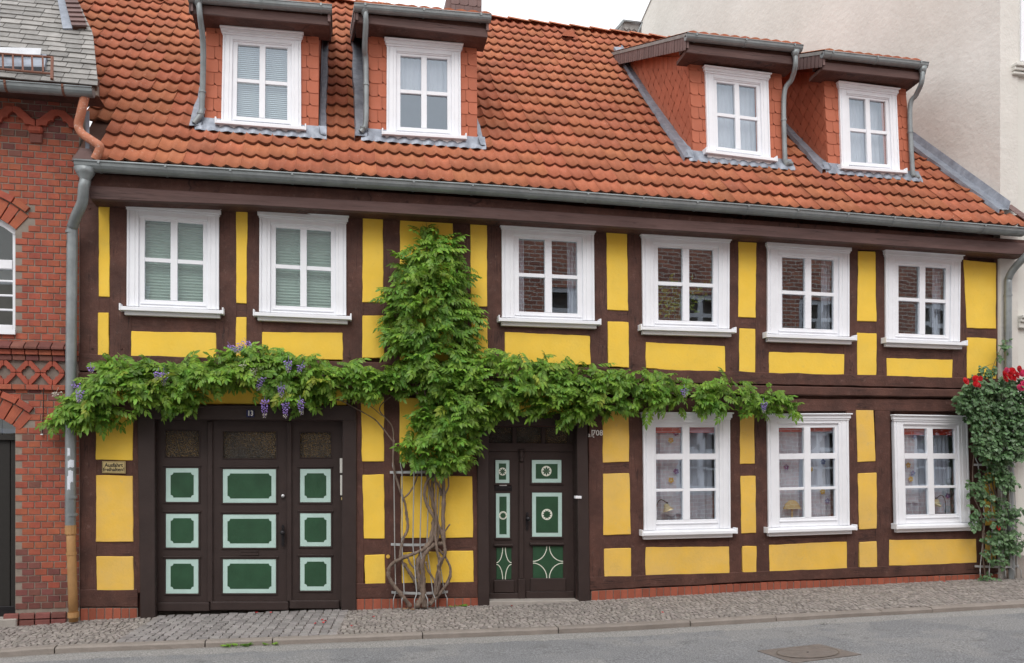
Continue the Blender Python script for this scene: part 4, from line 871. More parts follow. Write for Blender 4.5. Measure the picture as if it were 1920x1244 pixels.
    for k in range(int((xg1 - xg0) / .15)):                  # tile lower ends peeping over the gutter
        x = xg0 + .02 + k * .15; n = 5
        A = [Vector((x + .15 * i / n, ys - .07, zl(x, ys) - .01 + .022 * math.sin(math.pi * i / n))) for i in range(n + 1)]; B = [a + Vector((0, ym - ys, (ym - ys) * MD)) for a in A]; C = [a + Vector((0, .003, -.03)) for a in A]
        add('dormer_tile', A + B + C, [(i, i + 1, n + 2 + i, n + 1 + i) for i in range(n)] + [(2 * n + 2 + i, 2 * n + 3 + i, i + 1, i) for i in range(n)], MT['tile'], dm, fix=False)
    fa, fb = PX(*d['fb'][0], y - .24), PX(*d['fb'][1], y - .24)
    zf0, zf1 = ga.z - .02, gb.z - .02
    MB().prism([Vector((xg0 + .03, y - .25, zf0)), Vector((xg1 - .03, y - .25, zf1)), Vector((xg1 - .03, y - .25, fb.z + .10)), Vector((xg0 + .03, y - .25, fa.z + .10))], Vector((0, .22, 0))).build('fascia', MT['timber'], dm, bevel=.005)
    MB().prism([Vector((xg0 + .03, y - .28, fa.z + .13)), Vector((xg1 - .03, y - .28, fb.z + .13)), Vector((xg1 - .03, y - .28, fb.z + .02)), Vector((xg0 + .03, y - .28, fa.z + .02))], Vector((0, .03, 0))).build('fascia_board', MT['timber_light'], dm, bevel=.006)
    MB().prism([Vector((xg0 + .03, y - .262, fa.z + .022)), Vector((xg1 - .03, y - .262, fb.z + .022)), Vector((xg1 - .03, y + .05, fb.z - .0)), Vector((xg0 + .03, y + .05, fa.z - .0))], Vector((0, 0, .05))).build('soffit', MT['timber'], dm)
    rg = .062; zr2 = lambda x: lerp(ga.z, gb.z, (x - xg0) / (xg1 - xg0))
    trough(dm, 'gutter', [(x, d['yg'] + rg - .02, zr2(x)) for x in np.linspace(xg0, xg1, 4)], rg, MT['zinc'], lip=.008)
    bands(dm, list(np.linspace(xg0 + .12, xg1 - .14, 3)), d['yg'] + rg - .02, zr2, rg, MT['zinc'])
    for side, xv in ((0, xg0), (1, xg1)):
        add('verge_board', [(xv + .02 * (1 if side == 0 else -1), ys - .02, zl(xv, ys) - .01), (xv + .02 * (1 if side == 0 else -1), ys - .02, zl(xv, ys) - .20), (xv + .02 * (1 if side == 0 else -1), ym, zl(xv, ym) - .20), (xv + .02 * (1 if side == 0 else -1), ym, zl(xv, ym) - .01),
                            (xv + .05 * (1 if side == 0 else -1), ys - .02, zl(xv, ys) - .01), (xv + .05 * (1 if side == 0 else -1), ys - .02, zl(xv, ys) - .20), (xv + .05 * (1 if side == 0 else -1), ym, zl(xv, ym) - .20), (xv + .05 * (1 if side == 0 else -1), ym, zl(xv, ym) - .01)],
            [(0, 1, 2, 3), (4, 5, 6, 7), (0, 1, 5, 4), (1, 2, 6, 5), (0, 3, 7, 4), (2, 3, 7, 6)], MT['shingle_brown'], dm)
        if side == 0:
            yy = ys - .03
            while yy < ym - .02:
                w_ = .095; zz = zl(xv, yy); jx = rw.uniform(0, .004)
                P = [Vector((xv + .012 - jx, yy, zz)), Vector((xv + .004 - jx, yy + .02, zz - .215)), Vector((xv + .004 - jx, yy + w_ - .005, zz + w_ * MD - .225)), Vector((xv + .012 - jx, yy + w_ - .005, zz + w_ * MD))]
                MB().prism(P, Vector((.008, 0, 0))).build('verge_slate', MT['shingle_brown'], dm); yy += w_
    # lead flashings
    for side in (0, 1):
        if side == 1 and di > 1: continue
        sg = -1 if side == 0 else 1; B_ = BL if side == 0 else BR; V = []; Fc = []; n = 14; wd = .16 if side == 0 else .09
        for k in range(n + 1):
            yy = lerp(y - .10, d['ym'] + .02, k / n); wv_ = wd + rw.uniform(-.012, .012); xx = B_.x + sg * wv_
            V += [(B_.x + sg * .012, yy, zroof(B_.x, yy) + .15), (B_.x + sg * .03, yy, zroof(B_.x, yy) + .105), (xx, yy, zroof(xx, yy) + .100 + rw.uniform(-.006, .006)), (xx + sg * .012, yy, zroof(xx, yy) + .03)]
        for k in range(n):
            for j in range(3): Fc.append((k * 4 + j, k * 4 + j + 1, k * 4 + 5 + j, k * 4 + 4 + j))
        add('side_flashing', V, Fc, MT['lead'], dm, fix=False, smooth=False)
    V = []; Fc = []; n = 48; xa_, xb_ = BL.x - .10, BR.x + .10
    for k in range(n + 1):
        x = lerp(xa_, xb_, k / n); w_ = math.sin(x * 2 * math.pi / .15); yy = y - .10 - .012 * w_ + rw.uniform(-.004, .004)
        V += [(x, y - .012, zroof(x, y) + .14), (x, y - .03, zroof(x, y) + .10), (x, yy, zroof(x, yy) + .088 + .014 * w_), (x, yy - .006, zroof(x, yy) + .05 + .014 * w_)]
    for k in range(n):
        for j in range(3): Fc.append((k * 4 + j, k * 4 + j + 1, k * 4 + 5 + j, k * 4 + 4 + j))
    add('apron_flashing', V, Fc, MT['lead'], dm, fix=False, smooth=True)
    # attic behind the window
    x0, x1 = max(TL.x, BL.x) + .04, min(TR.x, BR.x) - .04; z0, z1 = zroof(c0.x, y) - .1, max(TL.z, TR.z) + .1; y2 = y + 1.6
    add('attic_room', [(x0, y + .02, z0), (x1, y + .02, z0), (x1, y2, z0), (x0, y2, z0), (x0, y + .02, z1), (x1, y + .02, z1), (x1, y2, z1), (x0, y2, z1)], [(0, 1, 2, 3), (4, 5, 6, 7), (2, 3, 7, 6), (0, 3, 7, 4), (1, 2, 6, 5)], MT['room_light'], dm, fix=False)
    # downpipe
    PT = [[(372, -4), (375, 30), (381, 90), (379, 190), (376, 215), (364, 232)], [(684, 14), (686, 40), (684, 90), (686, 120), (686, 225), (680, 243), (676, 248)],
          [(1491, 96), (1491, 125), (1484, 150), (1470, 180), (1472, 300), (1476, 306), (1485, 308)], [(1730, 127), (1728, 155), (1718, 178), (1706, 205), (1711, 320), (1714, 331), (1722, 333)]][di]
    pts = [PX(u, v, yy_) for (u, v), yy_ in zip(PT, [d['yg'] + .04] * 2 + [y - .16] + [y - .07] * 10)]
    pl = spline(pts, 5); MB().tube(pl, [.034] * len(pl), 10, cap=False).build('downpipe', MT['zinc'], dm, smooth=True)
    p = pts[0]; v, f = lathe(p + Vector((0, 0, -.10)), [(0, .036), (.06, .05), (.10, .062)], (0, 0, 1)); add('downpipe_funnel', v, f, MT['zinc'], dm, smooth=True)
    for t in (.55, .8): p = pl[int(len(pl) * t)]; v, f = lathe(p, [(0, .041), (.02, .041)], (0, 0, 1)); add('pipe_clip', v, f, MT['zinc'], dm)
# flashing against the tall gable wall on the right
V = []; Fc = []; n = 16
for k in range(n + 1):
    yy = lerp(-.2, 3.4, k / n); x = xr_(yy); V += [(x + .02, yy, zroof(x, yy) + .22), (x - .01, yy, zroof(x, yy) + .10), (x - .16 + .012 * math.sin(k * 2.1), yy, zroof(x, yy) + .10), (x - .17, yy, zroof(x, yy) + .03)]
for k in range(n):
    for j in range(3): Fc.append((k * 4 + j, k * 4 + j + 1, k * 4 + 5 + j, k * 4 + 4 + j))
add('wall_flashing', V, Fc, MT['lead'], roof, fix=False)
for i in range(4):   # dark slates at the right foot of the roof
    p = roof_hit(1893 + i * 7, 404 + i * 5); MB().prism([p + Vector((0, -.05, .05)), p + Vector((.14, -.05, .05)), p + Vector((.14, .12, .20)), p + Vector((0, .12, .20))], Vector((0, 0, -.012))).build('verge_slate', MT['shingle_brown'], roof)
# downpipes of the house
m = MB(); yq = -.16
fp = PX(160, 322, YG)
v, f = lathe(Vector((fp.x, YG, fp.z - .13)), [(0, .052), (.05, .056), (.10, .088), (.16, .115)], (0, 0, 1), 14); add('downpipe_funnel', v, f, MT['zinc'], house, smooth=True)
pts = [Vector((fp.x, YG, fp.z - .10)), PX(157, 352, YG), PX(154, 380, -.36), PX(143, 405, -.26), PX(136.5, 425, -.18), PX(135.5, 450, yq), PX(133, 700, yq), PX(132, 985, yq)]
pl = spline(pts, 5); dp = MB().tube(pl, .056, 14, cap=False).build('downpipe', MT['zinc'], house, smooth=True)
for v_ in (438, 935, 968):
    p = PX(134, v_, yq); v, f = lathe(p, [(0, .061), (.03, .061)], (0, 0, 1), 14); add('pipe_clip', v, f, MT['zinc'], dp)
p0, p1 = PX(132.5, 985, yq), PX(138, 1166, yq)
pl = [p0, p0.lerp(p1, .2), p0.lerp(p1, .6), p1]; cp = MB().tube(pl, .048, 12).build('cast_iron_standpipe', MT['iron_tan'], house, smooth=True)
for t, r_, h_ in ((0, .058, .10), (.28, .054, .03), (.9, .058, .06)): p = p0.lerp(p1, t); v, f = lathe(p + Vector((0, 0, -h_)), [(0, r_), (h_, r_)], (0, 0, 1), 12); add('pipe_collar', v, f, MT['iron_tan'], cp)
pts = [PX(1935, 468, -.40), PX(1922, 482, -.36), PX(1903, 502, -.22), PX(1892, 520, -.14), PX(1890, 545, -.12), PX(1890, 700, -.12), PX(1893, 900, -.12), PX(1896, 1085, -.12)]
pl = spline(pts, 5); d2 = MB().tube(pl, .05, 12, cap=False).build('downpipe', MT['zinc'], house, smooth=True)
for v_ in (556, 860): p = PX(1890, v_, -.12); v, f = lathe(p, [(0, .055), (.025, .055)], (0, 0, 1), 12); add('pipe_clip', v, f, MT['zinc'], d2)
# ================================================================== tall rendered building on the right
rb = empty('rendered_building', (XR + 2, 1, 0), label='tall cream rendered building with bare gable wall on the right', cat='building')
r1g = Vector((r1.x + .02, r1.y, 0)); dirw = Vector((KS, 1, 0)).normalized(); nw = Vector((dirw.y, -dirw.x, 0))
def gpt(u, v): return PP(u, v, r1g, nw)
def gxy(y): return r1g.x + (y - r1g.y) * KS
e1, e2 = gpt(1190, 72), gpt(1222, 0); e3 = e1 + (e2 - e1) * 3.2; eb = e1 + (e1 - e2) * 3
y_f = -.05; top = e3.z
wp = [Vector((gxy(y_f), y_f, -.3)), Vector((gxy(y_f), y_f, top)), e3, e1, eb, Vector((eb.x, eb.y, -.3))]
print('GABLE', e1, e2, e3)
MB().prism(wp, Vector((.3, 0, 0))).build('gable_wall', MT['render'], rb)
xc = gxy(y_f)
MB().prism([e1 + Vector((-.02, 0, 0)), e3 + Vector((-.02, 0, 0)), e3 + Vector((-.02, .12, 0)), e1 + Vector((-.02, .12, 0))], Vector((.35, 0, 0))).build('verge_trim', MT['slate'], rb)
fx0 = max(PX(1897, 1000, -.03).x, xc)
MB().box((fx0, -.03, -.3), (fx0 + 5, .3, top)).build('front_wall', MT['render_smooth'], rb)
MB().box((xc - .004, -.045, -.3), (fx0 + .06, .3, top)).build('corner_pilaster', MT['render_smooth'], rb, bevel=.01)
a = PX(1878, 125, -.06)
for k, (dz, dd, hh) in enumerate(((0, .10, .05), (-.05, .07, .05), (-.10, .05, .04))): MB().box((fx0 - .02, -.045 - dd, a.z + dz), (fx0 + 5.05, .1, a.z + dz + hh)).build('cornice_band', MT['render_smooth'], rb, bevel=.008)
a = PX(1905, 600, -.1)
for k, (dz, dd, hh) in enumerate(((.02, .12, .05), (-.03, .09, .05), (-.11, .06, .08))): MB().box((fx0 + .08, -.03 - dd, a.z + dz), (fx0 + 1.5, .0, a.z + dz + hh)).build('window_ledge', MT['render_smooth'], rb, bevel=.008)
MB().box((PX(1905, 1070, -.06).x, -.07, -.3), (fx0 + 5, 0, PX(1910, 1042, -.07).z)).build('plinth', MT['concrete'], rb, bevel=.01)
MB().box((PX(1915.5, 60, -.06).x, -.06, PX(1915, 115, -.06).z), (fx0 + 1.5, 0, top - .5)).build('window_casing', MT['white_paint'], rb, bevel=.01)
# ================================================================== slate dormer of a house behind
bh = empty('rear_house', (2.6, yr + 6, 0), label='grey slate-clad rear building with zinc-edged dormer showing above the ridge', cat='building')
yb2 = yr + 3.2
c_ = [PX(u, v, yb2) for u, v in ((1145, 70), (1169, 42), (1203, 46), (1193, 70))]
zf_ = c_[0].z - 1.2
MB().prism([Vector((c_[1].x, yb2, zf_)), c_[1], c_[2], Vector((c_[2].x, yb2, zf_))], Vector((0, 2, 0))).build('dormer_front', MT['slate'], bh)
MB().prism([c_[1], Vector((c_[1].x, yb2, zf_)), Vector((c_[1].x - .55, yb2 + 1.4, zf_)), Vector((c_[0].x - .15, yb2 + 1.4, c_[0].z + .25))], Vector((.04, .02, 0))).build('dormer_cheek', MT['slate'], bh)
MB().tube([c_[0] + Vector((-.12, 0, -.12)), c_[1] + Vector((0, -.02, .02)), c_[2] + Vector((0, -.02, .02)), c_[3]], .035, 6).build('zinc_edge', MT['zinc'], bh)
for i in range(4):
    for j in range(3):
        x0 = lerp(c_[1].x, c_[2].x, (j + .5 * (i % 2)) / 3.5); w_ = (c_[2].x - c_[1].x) / 3.6; z0 = c_[1].z - .08 - i * .1
        MB().prism([Vector((x0, yb2 - .02, z0 - .05)), Vector((x0 + w_ / 2, yb2 - .025, z0 - .10)), Vector((x0 + w_, yb2 - .02, z0 - .05)), Vector((x0 + w_ / 2, yb2 - .015, z0))], Vector((0, .012, 0))).build('slate', MT['slate'], bh)
MB().box((0, yb2 + .6, 0), (5, yb2 + 5, zf_ + .3)).build('wall', MT['render_smooth'], bh)
# ================================================================== brick house on the left
br = empty('brick_house', (XL - 1, 0, -.04), label='red brick house with slate roof and terracotta friezes on the left', cat='house')
BX1 = PX(152, 700).x - .01; BX0 = BX1 - 4.5; zt = PX(60, 178, 0).z
yb0 = -.02
wx1 = PX(30, 540).x; wz0, wz1 = PX(10, 618).z, PX(10, 430).z                   # window opening
dx1 = PX(37, 1000).x; dz1 = PX(10, 806).z                                       # doorway
fz0, fz1 = PX(60, 722).z, PX(60, 678).z                                         # quatrefoil frieze
MB().box((wx1, yb0, -.3), (BX1, .25, zt + .3)).build('wall', MT['mortar'], br)
MB().box((BX0, yb0, wz1 + .24), (wx1, .25, zt + .3)).build('wall', MT['mortar'], br); MB().box((BX0, yb0, dz1 + .26), (wx1, .25, wz0)).build('wall', MT['mortar'], br)
MB().box((dx1, yb0, -.3), (wx1 - .001, .25, dz1)).build('wall', MT['mortar'], br) if dx1 < wx1 else None
MB().box((BX0 - 3, yb0 - .0, -.3), (BX0, .25, zt + .3)).build('far_wall', MT['brick'], br)
print('BRICK', BX0, BX1, 'wx1', wx1, 'dx1', dx1, zt)
ph, pw = .0747, .131; bricks = []
rbk = random.Random(21)
def band_of(z):                                # courses that are replaced by ornament
    return (fz0 - .055 < z < fz1 + .15)
nr = int((zt + .25 - (-.02)) / ph); arcs = [(wx1 - .55, wz1 - .02, .62, .50), (dx1 - .62, dz1 - .05, .70, .48)]
z_soldier = []
for i in range(nr):
    z = -.015 + i * ph; x = BX1 - (.05 if i % 2 else .115)
    first = True; cur = BX1
    while cur > -6.75:
        w_ = pw if not (first and i % 2) else pw / 2; x0 = cur - w_; xm = (x0 + cur) / 2; zm_ = z + ph / 2; first = False
        skip = band_of(zm_) or zm_ < .10
        if wz0 - .05 < zm_ < wz1 and xm < wx1 + .02: skip = True
        if zm_ < dz1 and xm < dx1 + .02: skip = True
        # segmental arches
        for (ax, azz, halfw, rise) in ():
            pass
        for (jx, jz) in ((wx1, wz1), (dx1, dz1)):
            cx, cz, Ra = jx - .60, jz - .72, .0
            rr_ = math.hypot(xm - cx, zm_ - cz); Rin = math.hypot(jx - cx, jz - cz)
            if rr_ < Rin + .28 and xm < jx + .13 and zm_ > jz + .01: skip = True
        if not skip: bricks.append((x0, z, w_))
        cur = x0
bm_full = {}
def brick_mesh(w_):
    k = round(w_, 3)
    if k not in bm_full:
        g = .0045; b = .003; a0, a1, z0, z1 = g, w_ - g, g, ph - g
        V = [(a0, 0, z0), (a1, 0, z0), (a1, 0, z1), (a0, 0, z1), (a0 + b, -.008, z0 + b), (a1 - b, -.008, z0 + b), (a1 - b, -.008, z1 - b), (a0 + b, -.008, z1 - b), (a0, .03, z0), (a1, .03, z0), (a1, .03, z1), (a0, .03, z1)]
        Fc = [(4, 5, 6, 7)] + [(i, (i + 1) % 4, 4 + (i + 1) % 4, 4 + i) for i in range(4)] + [(8 + i, 8 + (i + 1) % 4, (i + 1) % 4, i) for i in range(4)]
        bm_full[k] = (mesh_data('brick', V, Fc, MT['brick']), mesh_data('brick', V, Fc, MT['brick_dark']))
    return bm_full[k]
seen = [b for b in bricks if b[0] + b[2] > PX(0, 700).x - .05]; far = [b for b in bricks if b[0] + b[2] <= PX(0, 700).x - .05]
seen.sort(key=lambda b: (Vector((b[0], yb0, b[1])) - CAM).length)
SV = {0: ([], []), 1: ([], [])}; invb = Matrix.Translation(-WM[br.name])
for i, (x, z, w_) in enumerate(seen + far):
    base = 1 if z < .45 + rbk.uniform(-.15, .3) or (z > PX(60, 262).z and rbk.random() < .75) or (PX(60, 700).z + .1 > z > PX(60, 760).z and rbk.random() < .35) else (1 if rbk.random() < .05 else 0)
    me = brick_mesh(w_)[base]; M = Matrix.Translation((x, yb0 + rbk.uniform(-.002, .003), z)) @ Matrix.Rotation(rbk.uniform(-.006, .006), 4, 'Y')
    if i < 297:
        o = bpy.data.objects.new('brick', me); COL.objects.link(o); o.parent = br; o.matrix_parent_inverse = invb; o.matrix_basis = M
    else:
        V_, F_ = SV[base]; n = len(V_); V_ += [M @ v.co for v in me.vertices]; F_ += [tuple(k + n for k in p.vertices) for p in me.polygons]
for b_, nm in ((0, 'brick'), (1, 'brick_dark')):
    if SV[b_][0]: add('upper_brickwork', SV[b_][0], SV[b_][1], MT[nm], br, fix=False, kind='stuff')
def arch(jx, jz):
    cx, cz = jx - .60, jz - .72; Rin = math.hypot(jx - cx, jz - cz); a0 = math.atan2(jz - cz, jx - cx)
    n = 9
    for k in range(n):
        a, b = a0 - .01 + k * .105, a0 - .01 + k * .105 + .092
        P = [Vector((cx + r * math.cos(t), yb0 - .012, cz + r * math.sin(t))) for r, t in ((Rin, a), (Rin, b), (Rin + .205, b), (Rin + .205, a))]
        MB().prism(P, Vector((0, .05, 0))).build('arch_brick', MT['brick'], br, bevel=.003)
    for k in range(5):
        a, b = a0 + .03 + k * .15, a0 + .03 + k * .15 + .138
        P = [Vector((cx + r * math.cos(t), yb0 - .04, cz + r * math.sin(t))) for r, t in ((Rin + .215, a), (Rin + .215, (a + b) / 2), (Rin + .215, b), (Rin + .285, b), (Rin + .285, (a + b) / 2), (Rin + .285, a))]
        MB().prism(P, Vector((0, .08, 0))).build('label_brick', MT['brick'], br, bevel=.003)
arch(wx1, wz1); arch(dx1, dz1)
# quatrefoil frieze between two brick courses
fzc = (fz0 + fz1) / 2; R_ = (fz1 - fz0) / 2 + .012; pitch = PX(107, 700).x - PX(62, 700).x
MB().box((BX0, yb0 - .03, fz0 - .055), (BX1, yb0, fz0 - .004)).build('frieze_ledge', MT['mortar_dark'], br)
x = BX1; k = 0
while x > -6.7:
    w_ = .135
    MB().box((x - w_ + .006, yb0 - .042, fz0 - .058), (x - .004, yb0 - .01, fz0 - .002)).build('course_brick', MT['brick'], br, bevel=.003)
    MB().box((x - w_ + .006, yb0 - .036, fz1 + .004), (x - .004, yb0 - .01, fz1 + .060)).build('course_brick', MT['brick_dark'], br, bevel=.003)
    P = [Vector((x - .004, yb0 - .10, fz1 + .125)), Vector((x - .004, yb0 - .10, fz1 + .150)), Vector((x - .004, yb0, fz1 + .225)), Vector((x - .004, yb0, fz1 + .125))]
    MB().prism(P, Vector((-w_ + .010, 0, 0))).build('sloped_course_brick', MT['brick_dark'], br, bevel=.003)
    MB().box((x - w_ + .006, yb0 - .06, fz1 + .066), (x - .004, yb0 - .01, fz1 + .120)).build('course_brick', MT['brick'], br, bevel=.003)
    x -= w_; k += 1
MB().box((BX0, yb0 - .001, fz0 - .05), (BX1, yb0 + .05, fz1 + .22)).build('frieze_back', MT['mortar_dark'], br)
def tracery(cx, cz, hw, hh, clip=None):
    n = 48; o_, i_ = [], []
    for t in range(n):
        a = 2 * math.pi * t / n; ca, sa = math.cos(a), math.sin(a)
        o_.append(min(1 / max(abs(ca) + abs(sa), 1e-6) * 1.18, min(1 / max(abs(ca), 1e-6), 1 / max(abs(sa), 1e-6))) * 1.0)
        best = .26
        for px_, pz_ in ((.30, 0), (-.30, 0), (0, .26), (0, -.26)):     # union of four lobes
            b_ = ca * px_ + sa * pz_; c2 = px_ * px_ + pz_ * pz_ - .27 ** 2; ds = b_ * b_ - c2
            if ds > 0: best = max(best, b_ + math.sqrt(ds))
        i_.append(min(best, .62))
    m = MB(); y_ = yb0 - .032
    def P(r, t): a = 2 * math.pi * t / n; return Vector((cx + hw * r * math.cos(a), y_, min(max(cz + hh * r * math.sin(a), fz0), fz1)))
    for q_ in range(4):
        s_ = q_ * n // 4
        pts = [P(o_[(s_ + t) % n], s_ + t + (.25 if t == 0 else -.25 if t == n // 4 else 0)) for t in range(n // 4 + 1)] + [P(i_[(s_ + t) % n], s_ + t + (.25 if t == 0 else -.25 if t == n // 4 else 0)) for t in range(n // 4, -1, -1)]
        MB().prism(pts, Vector((0, .035, 0))).build('tracery_piece', MT['terracotta'], br, bevel=.002)
cx0 = PX(101, 700).x
for k in range(-3, 7): 
    if cx0 - k * pitch < BX1 - .05: tracery(cx0 - k * pitch, fzc, pitch / 2 * .98, R_)
# pointed corbel frieze under the eaves
zc_ = PX(60, 262).z
for k in range(0, 6):
    cx = PX(112, 230).x - k * (PX(112, 230).x - PX(28, 230).x); s_ = (PX(112, 230).x - PX(28, 230).x) / 2
    for sg in (-1, 1):
        pr = [(0, .42), (0, .24), (.10, .22), (.20, .15), (.22, .06), (.34, .07), (.46, .0), (.50, -.10), (.62, -.10), (.74, -.10), (.98, -.16), (.98, .04), (.82, .10), (.30, .40)]
        P = [Vector((cx + sg * a * s_, yb0 - .05, zc_ + .18 + b * .36)) for a, b in pr]
        MB().prism(P, Vector((0, .05, 0))).build('corbel_arch_piece', MT['terracotta'], br, bevel=.003)
    xm = cx - s_
    MB().box((xm - .075, yb0 - .075, zc_ + .05), (xm + .075, yb0, zc_ + .125)).build('corbel_stone', MT['terracotta'], br, bevel=.02)
    MB().prism([Vector((xm - .07, yb0 - .05, zc_ + .045)), Vector((xm + .07, yb0 - .05, zc_ + .045)), Vector((xm + .06, yb0 - .03, zc_ - .05)), Vector((xm - .06, yb0 - .03, zc_ - .05))], Vector((0, .04, 0))).build('corbel_stone', MT['brick_dark'], br, bevel=.008)
# plinth stones
for j, (za, zb3, dd) in enumerate(((.035, .10, .05), (-.09, .03, .06))):
    x = BX1 - .13
    while x > dx1 - .02:
        w_ = .16; MB().prism([Vector((x, yb0 - dd, za)), Vector((x, yb0 - dd * .8, zb3 - .01)), Vector((x, yb0 - .01, zb3)), Vector((x, yb0 - .01, za))], Vector((-w_ + .012, 0, 0))).build('plinth_stone', MT['brick_dark'], br, bevel=.004); x -= w_
MB().tube([PX(82, 728, -.07), PX(81.5, 770, -.05), PX(79, 814, -.045)], .005, 5).build('cable', MT['ink'], br); MB().box(PX(76, 816, -.06), PX(82, 814, -.03)).build('cable_end', MT['white_paint'], br)
# window and door at the picture's edge
w_ = empty('window', (wx1 - .5, .1, wz0), br)
MB().box((wx1 - 1.2, .02, wz0 - .06), (wx1 + .01, -.06, wz0 - .005)).build('sill', MT['white_paint'], w_)
def arch_bar(jx, jz):                           # curved head of the window frame
    cx, cz = jx - .60, jz - .72; Rin = math.hypot(.6, .72); a0 = math.atan2(.72, .6); n_ = 8; A = [a0 + (math.pi - 2 * a0) * k / n_ for k in range(n_ + 1)]
    P = [Vector((cx + (Rin + .02) * math.cos(a), .05, cz + (Rin + .02) * math.sin(a))) for a in A] + [Vector((cx + (Rin - .055) * math.cos(a), .05, cz + (Rin - .055) * math.sin(a))) for a in reversed(A)]
    MB().prism(P, Vector((0, .07, 0))).build('window_frame', MT['white_paint'], w_)
def bar(x0, x1, z0, z1, y0=.06, y1=.12): MB().box((x0, y0, z0), (x1, y1, z1)).build('window_frame', MT['white_paint'], w_, bevel=.004)
bar(wx1 - .055, wx1, wz0, wz1 + .05); bar(wx1 - 1.2, wx1 - .055, wz0, wz0 + .06); bar(wx1 - 1.2, wx1 - .055, wz0 + .68, wz0 + .78, .05); arch_bar(wx1, wz1); bar(wx1 - 1.2, wx1 - 1.14, wz0, wz1)
for zz in (wz0 + .22, wz0 + .38, wz0 + .54): bar(wx1 - 1.14, wx1 - .055, zz, zz + .022, .08)
add('pane', [(wx1 - 1.2, .10, wz0), (wx1, .10, wz0), (wx1, .10, wz1 + .26), (wx1 - 1.2, .10, wz1 + .26)], [(0, 1, 2, 3)], MT['glass'], w_, fix=False)
add('room_back', [(wx1 - 1.6, .7, wz0 - .2), (wx1 + .2, .7, wz0 - .2), (wx1 + .2, .7, wz1 + .4), (wx1 - 1.6, .7, wz1 + .4)], [(0, 1, 2, 3)], MT['room'], w_)
d_ = empty('door', (dx1 - .6, .1, 0), br); dt = PX(10, 826, .12).z
for k in range(9): MB().box((dx1 - .13 * (k + 1) + .004, .10, .02), (dx1 - .13 * k - .002, .14, dt)).build('door_board', MT['ink'], d_, bevel=.004)
MB().box((dx1 - 1.3, .06, dt), (dx1, .14, dt + .06)).build('transom', MT['ink'], d_, bevel=.004)
MB().box((dx1 - 1.3, .08, .02), (dx1, .10, .16)).build('kick_board', MT['dark_metal'], d_, bevel=.004)
add('fanlight', [(dx1 - 1.3, .13, dt), (dx1 + .02, .13, dt), (dx1 + .02, .13, dz1 + .35), (dx1 - 1.3, .13, dz1 + .35)], [(0, 1, 2, 3)], MT['glass'], d_, fix=False)
MB().box((dx1 - 1.4, -.10, -.2), (dx1, .3, PX(15, 1160, -.05).z + .0)).build('doorstep', MT['concrete'], d_, bevel=.01)
add('hall_back', [(dx1 - 1.5, .9, -.2), (dx1 + .2, .9, -.2), (dx1 + .2, .9, dz1 + .5), (dx1 - 1.5, .9, dz1 + .5)], [(0, 1, 2, 3)], MT['room'], d_)
lp = PX(4, 858, .3); hl = empty('hall_lamp', lp, label='small lit globe lamp in the fanlight of the brick house', cat='lamp')
v, f = lathe(lp + Vector((0, 0, -.035)), [(0, .008), (.008, .026), (.03, .038), (.05, .032), (.065, .012)], (0, 0, 1)); add('globe', v, f, MT['lamp_glow'], hl, smooth=True)
MB().tube([lp + Vector((0, 0, .03)), lp + Vector((0, 0, .6))], .006, 6).build('cord', MT['ink'], hl)
# slate roof
E0, E1 = PX(-40, 141, -.36), PX(181, 160, -.36); SLS = 52; es = (E1 - E0).normalized(); up_ = Vector((-.0, math.cos(R(SLS)), math.sin(R(SLS)))); ns = es.cross(up_).normalized()
def spt(u, v): return PP(u, v, E1, ns)
vg = [E1, spt(171, 64), spt(141, 0)]; print('SLATE', vg)
us = [(p - E1).dot(up_) for p in vg]; xs2 = [(p - E1).dot(es) for p in vg]
us.append(us[-1] + 2.5); xs2.append(xs2[-1] + (xs2[-1] - xs2[-2]) / (us[2] - us[1]) * 2.5)
vx = lambda s: interp(s, us, xs2)
rf = empty('slate_roof', (E1 + E0) / 2, br)
P4 = [E1 + es * -5, E1, E1 + up_ * us[1] + es * xs2[1], E1 + up_ * us[3] + es * xs2[3], E1 + up_ * us[3] + es * -5]
MB().prism([p - ns * .01 for p in P4], ns * -.06).build('roof_boards', MT['tile_under'], rf)
rsl = random.Random(8); s = -.03; row = 0; ex = .108; cnt2 = 0; SVV = []; SFF = []
while s < us[3] - .1:
    x = vx(max(0, s)) + .02 - rsl.uniform(0, .12)
    first = True; xe = vx(max(0, s)) + .02
    while xe > -1.75:
        isf = first; w2 = rsl.uniform(.15, .26) if not first else rsl.uniform(.08, .2); first = False; x0 = xe - w2; hgt = .02 + rsl.uniform(-.003, .004)
        B = lambda a, b, h: E1 + es * a + up_ * (s + b) + ns * h
        j = rsl.uniform(-.008, .008)
        en = (vx(max(0, s + ex)) - vx(max(0, s))) * 1.4 if isf else 0; V = [B(x0 + .003, j, hgt), B(xe - .003, j + rsl.uniform(-.006, .006), hgt), B(xe - .003 + en, ex + .05, .004), B(x0 + .003, ex + .05, .004), B(x0 + .003, j, hgt - .012), B(xe - .003, j, hgt - .012)]
        add('slate', V, [(0, 1, 2, 3), (4, 5, 1, 0), (1, 5, 2), (0, 3, 4)], MT['slate'], rf, fix=False); cnt2 += 1
        xe = x0
    s += ex; row += 1
print('SLATES', cnt2)
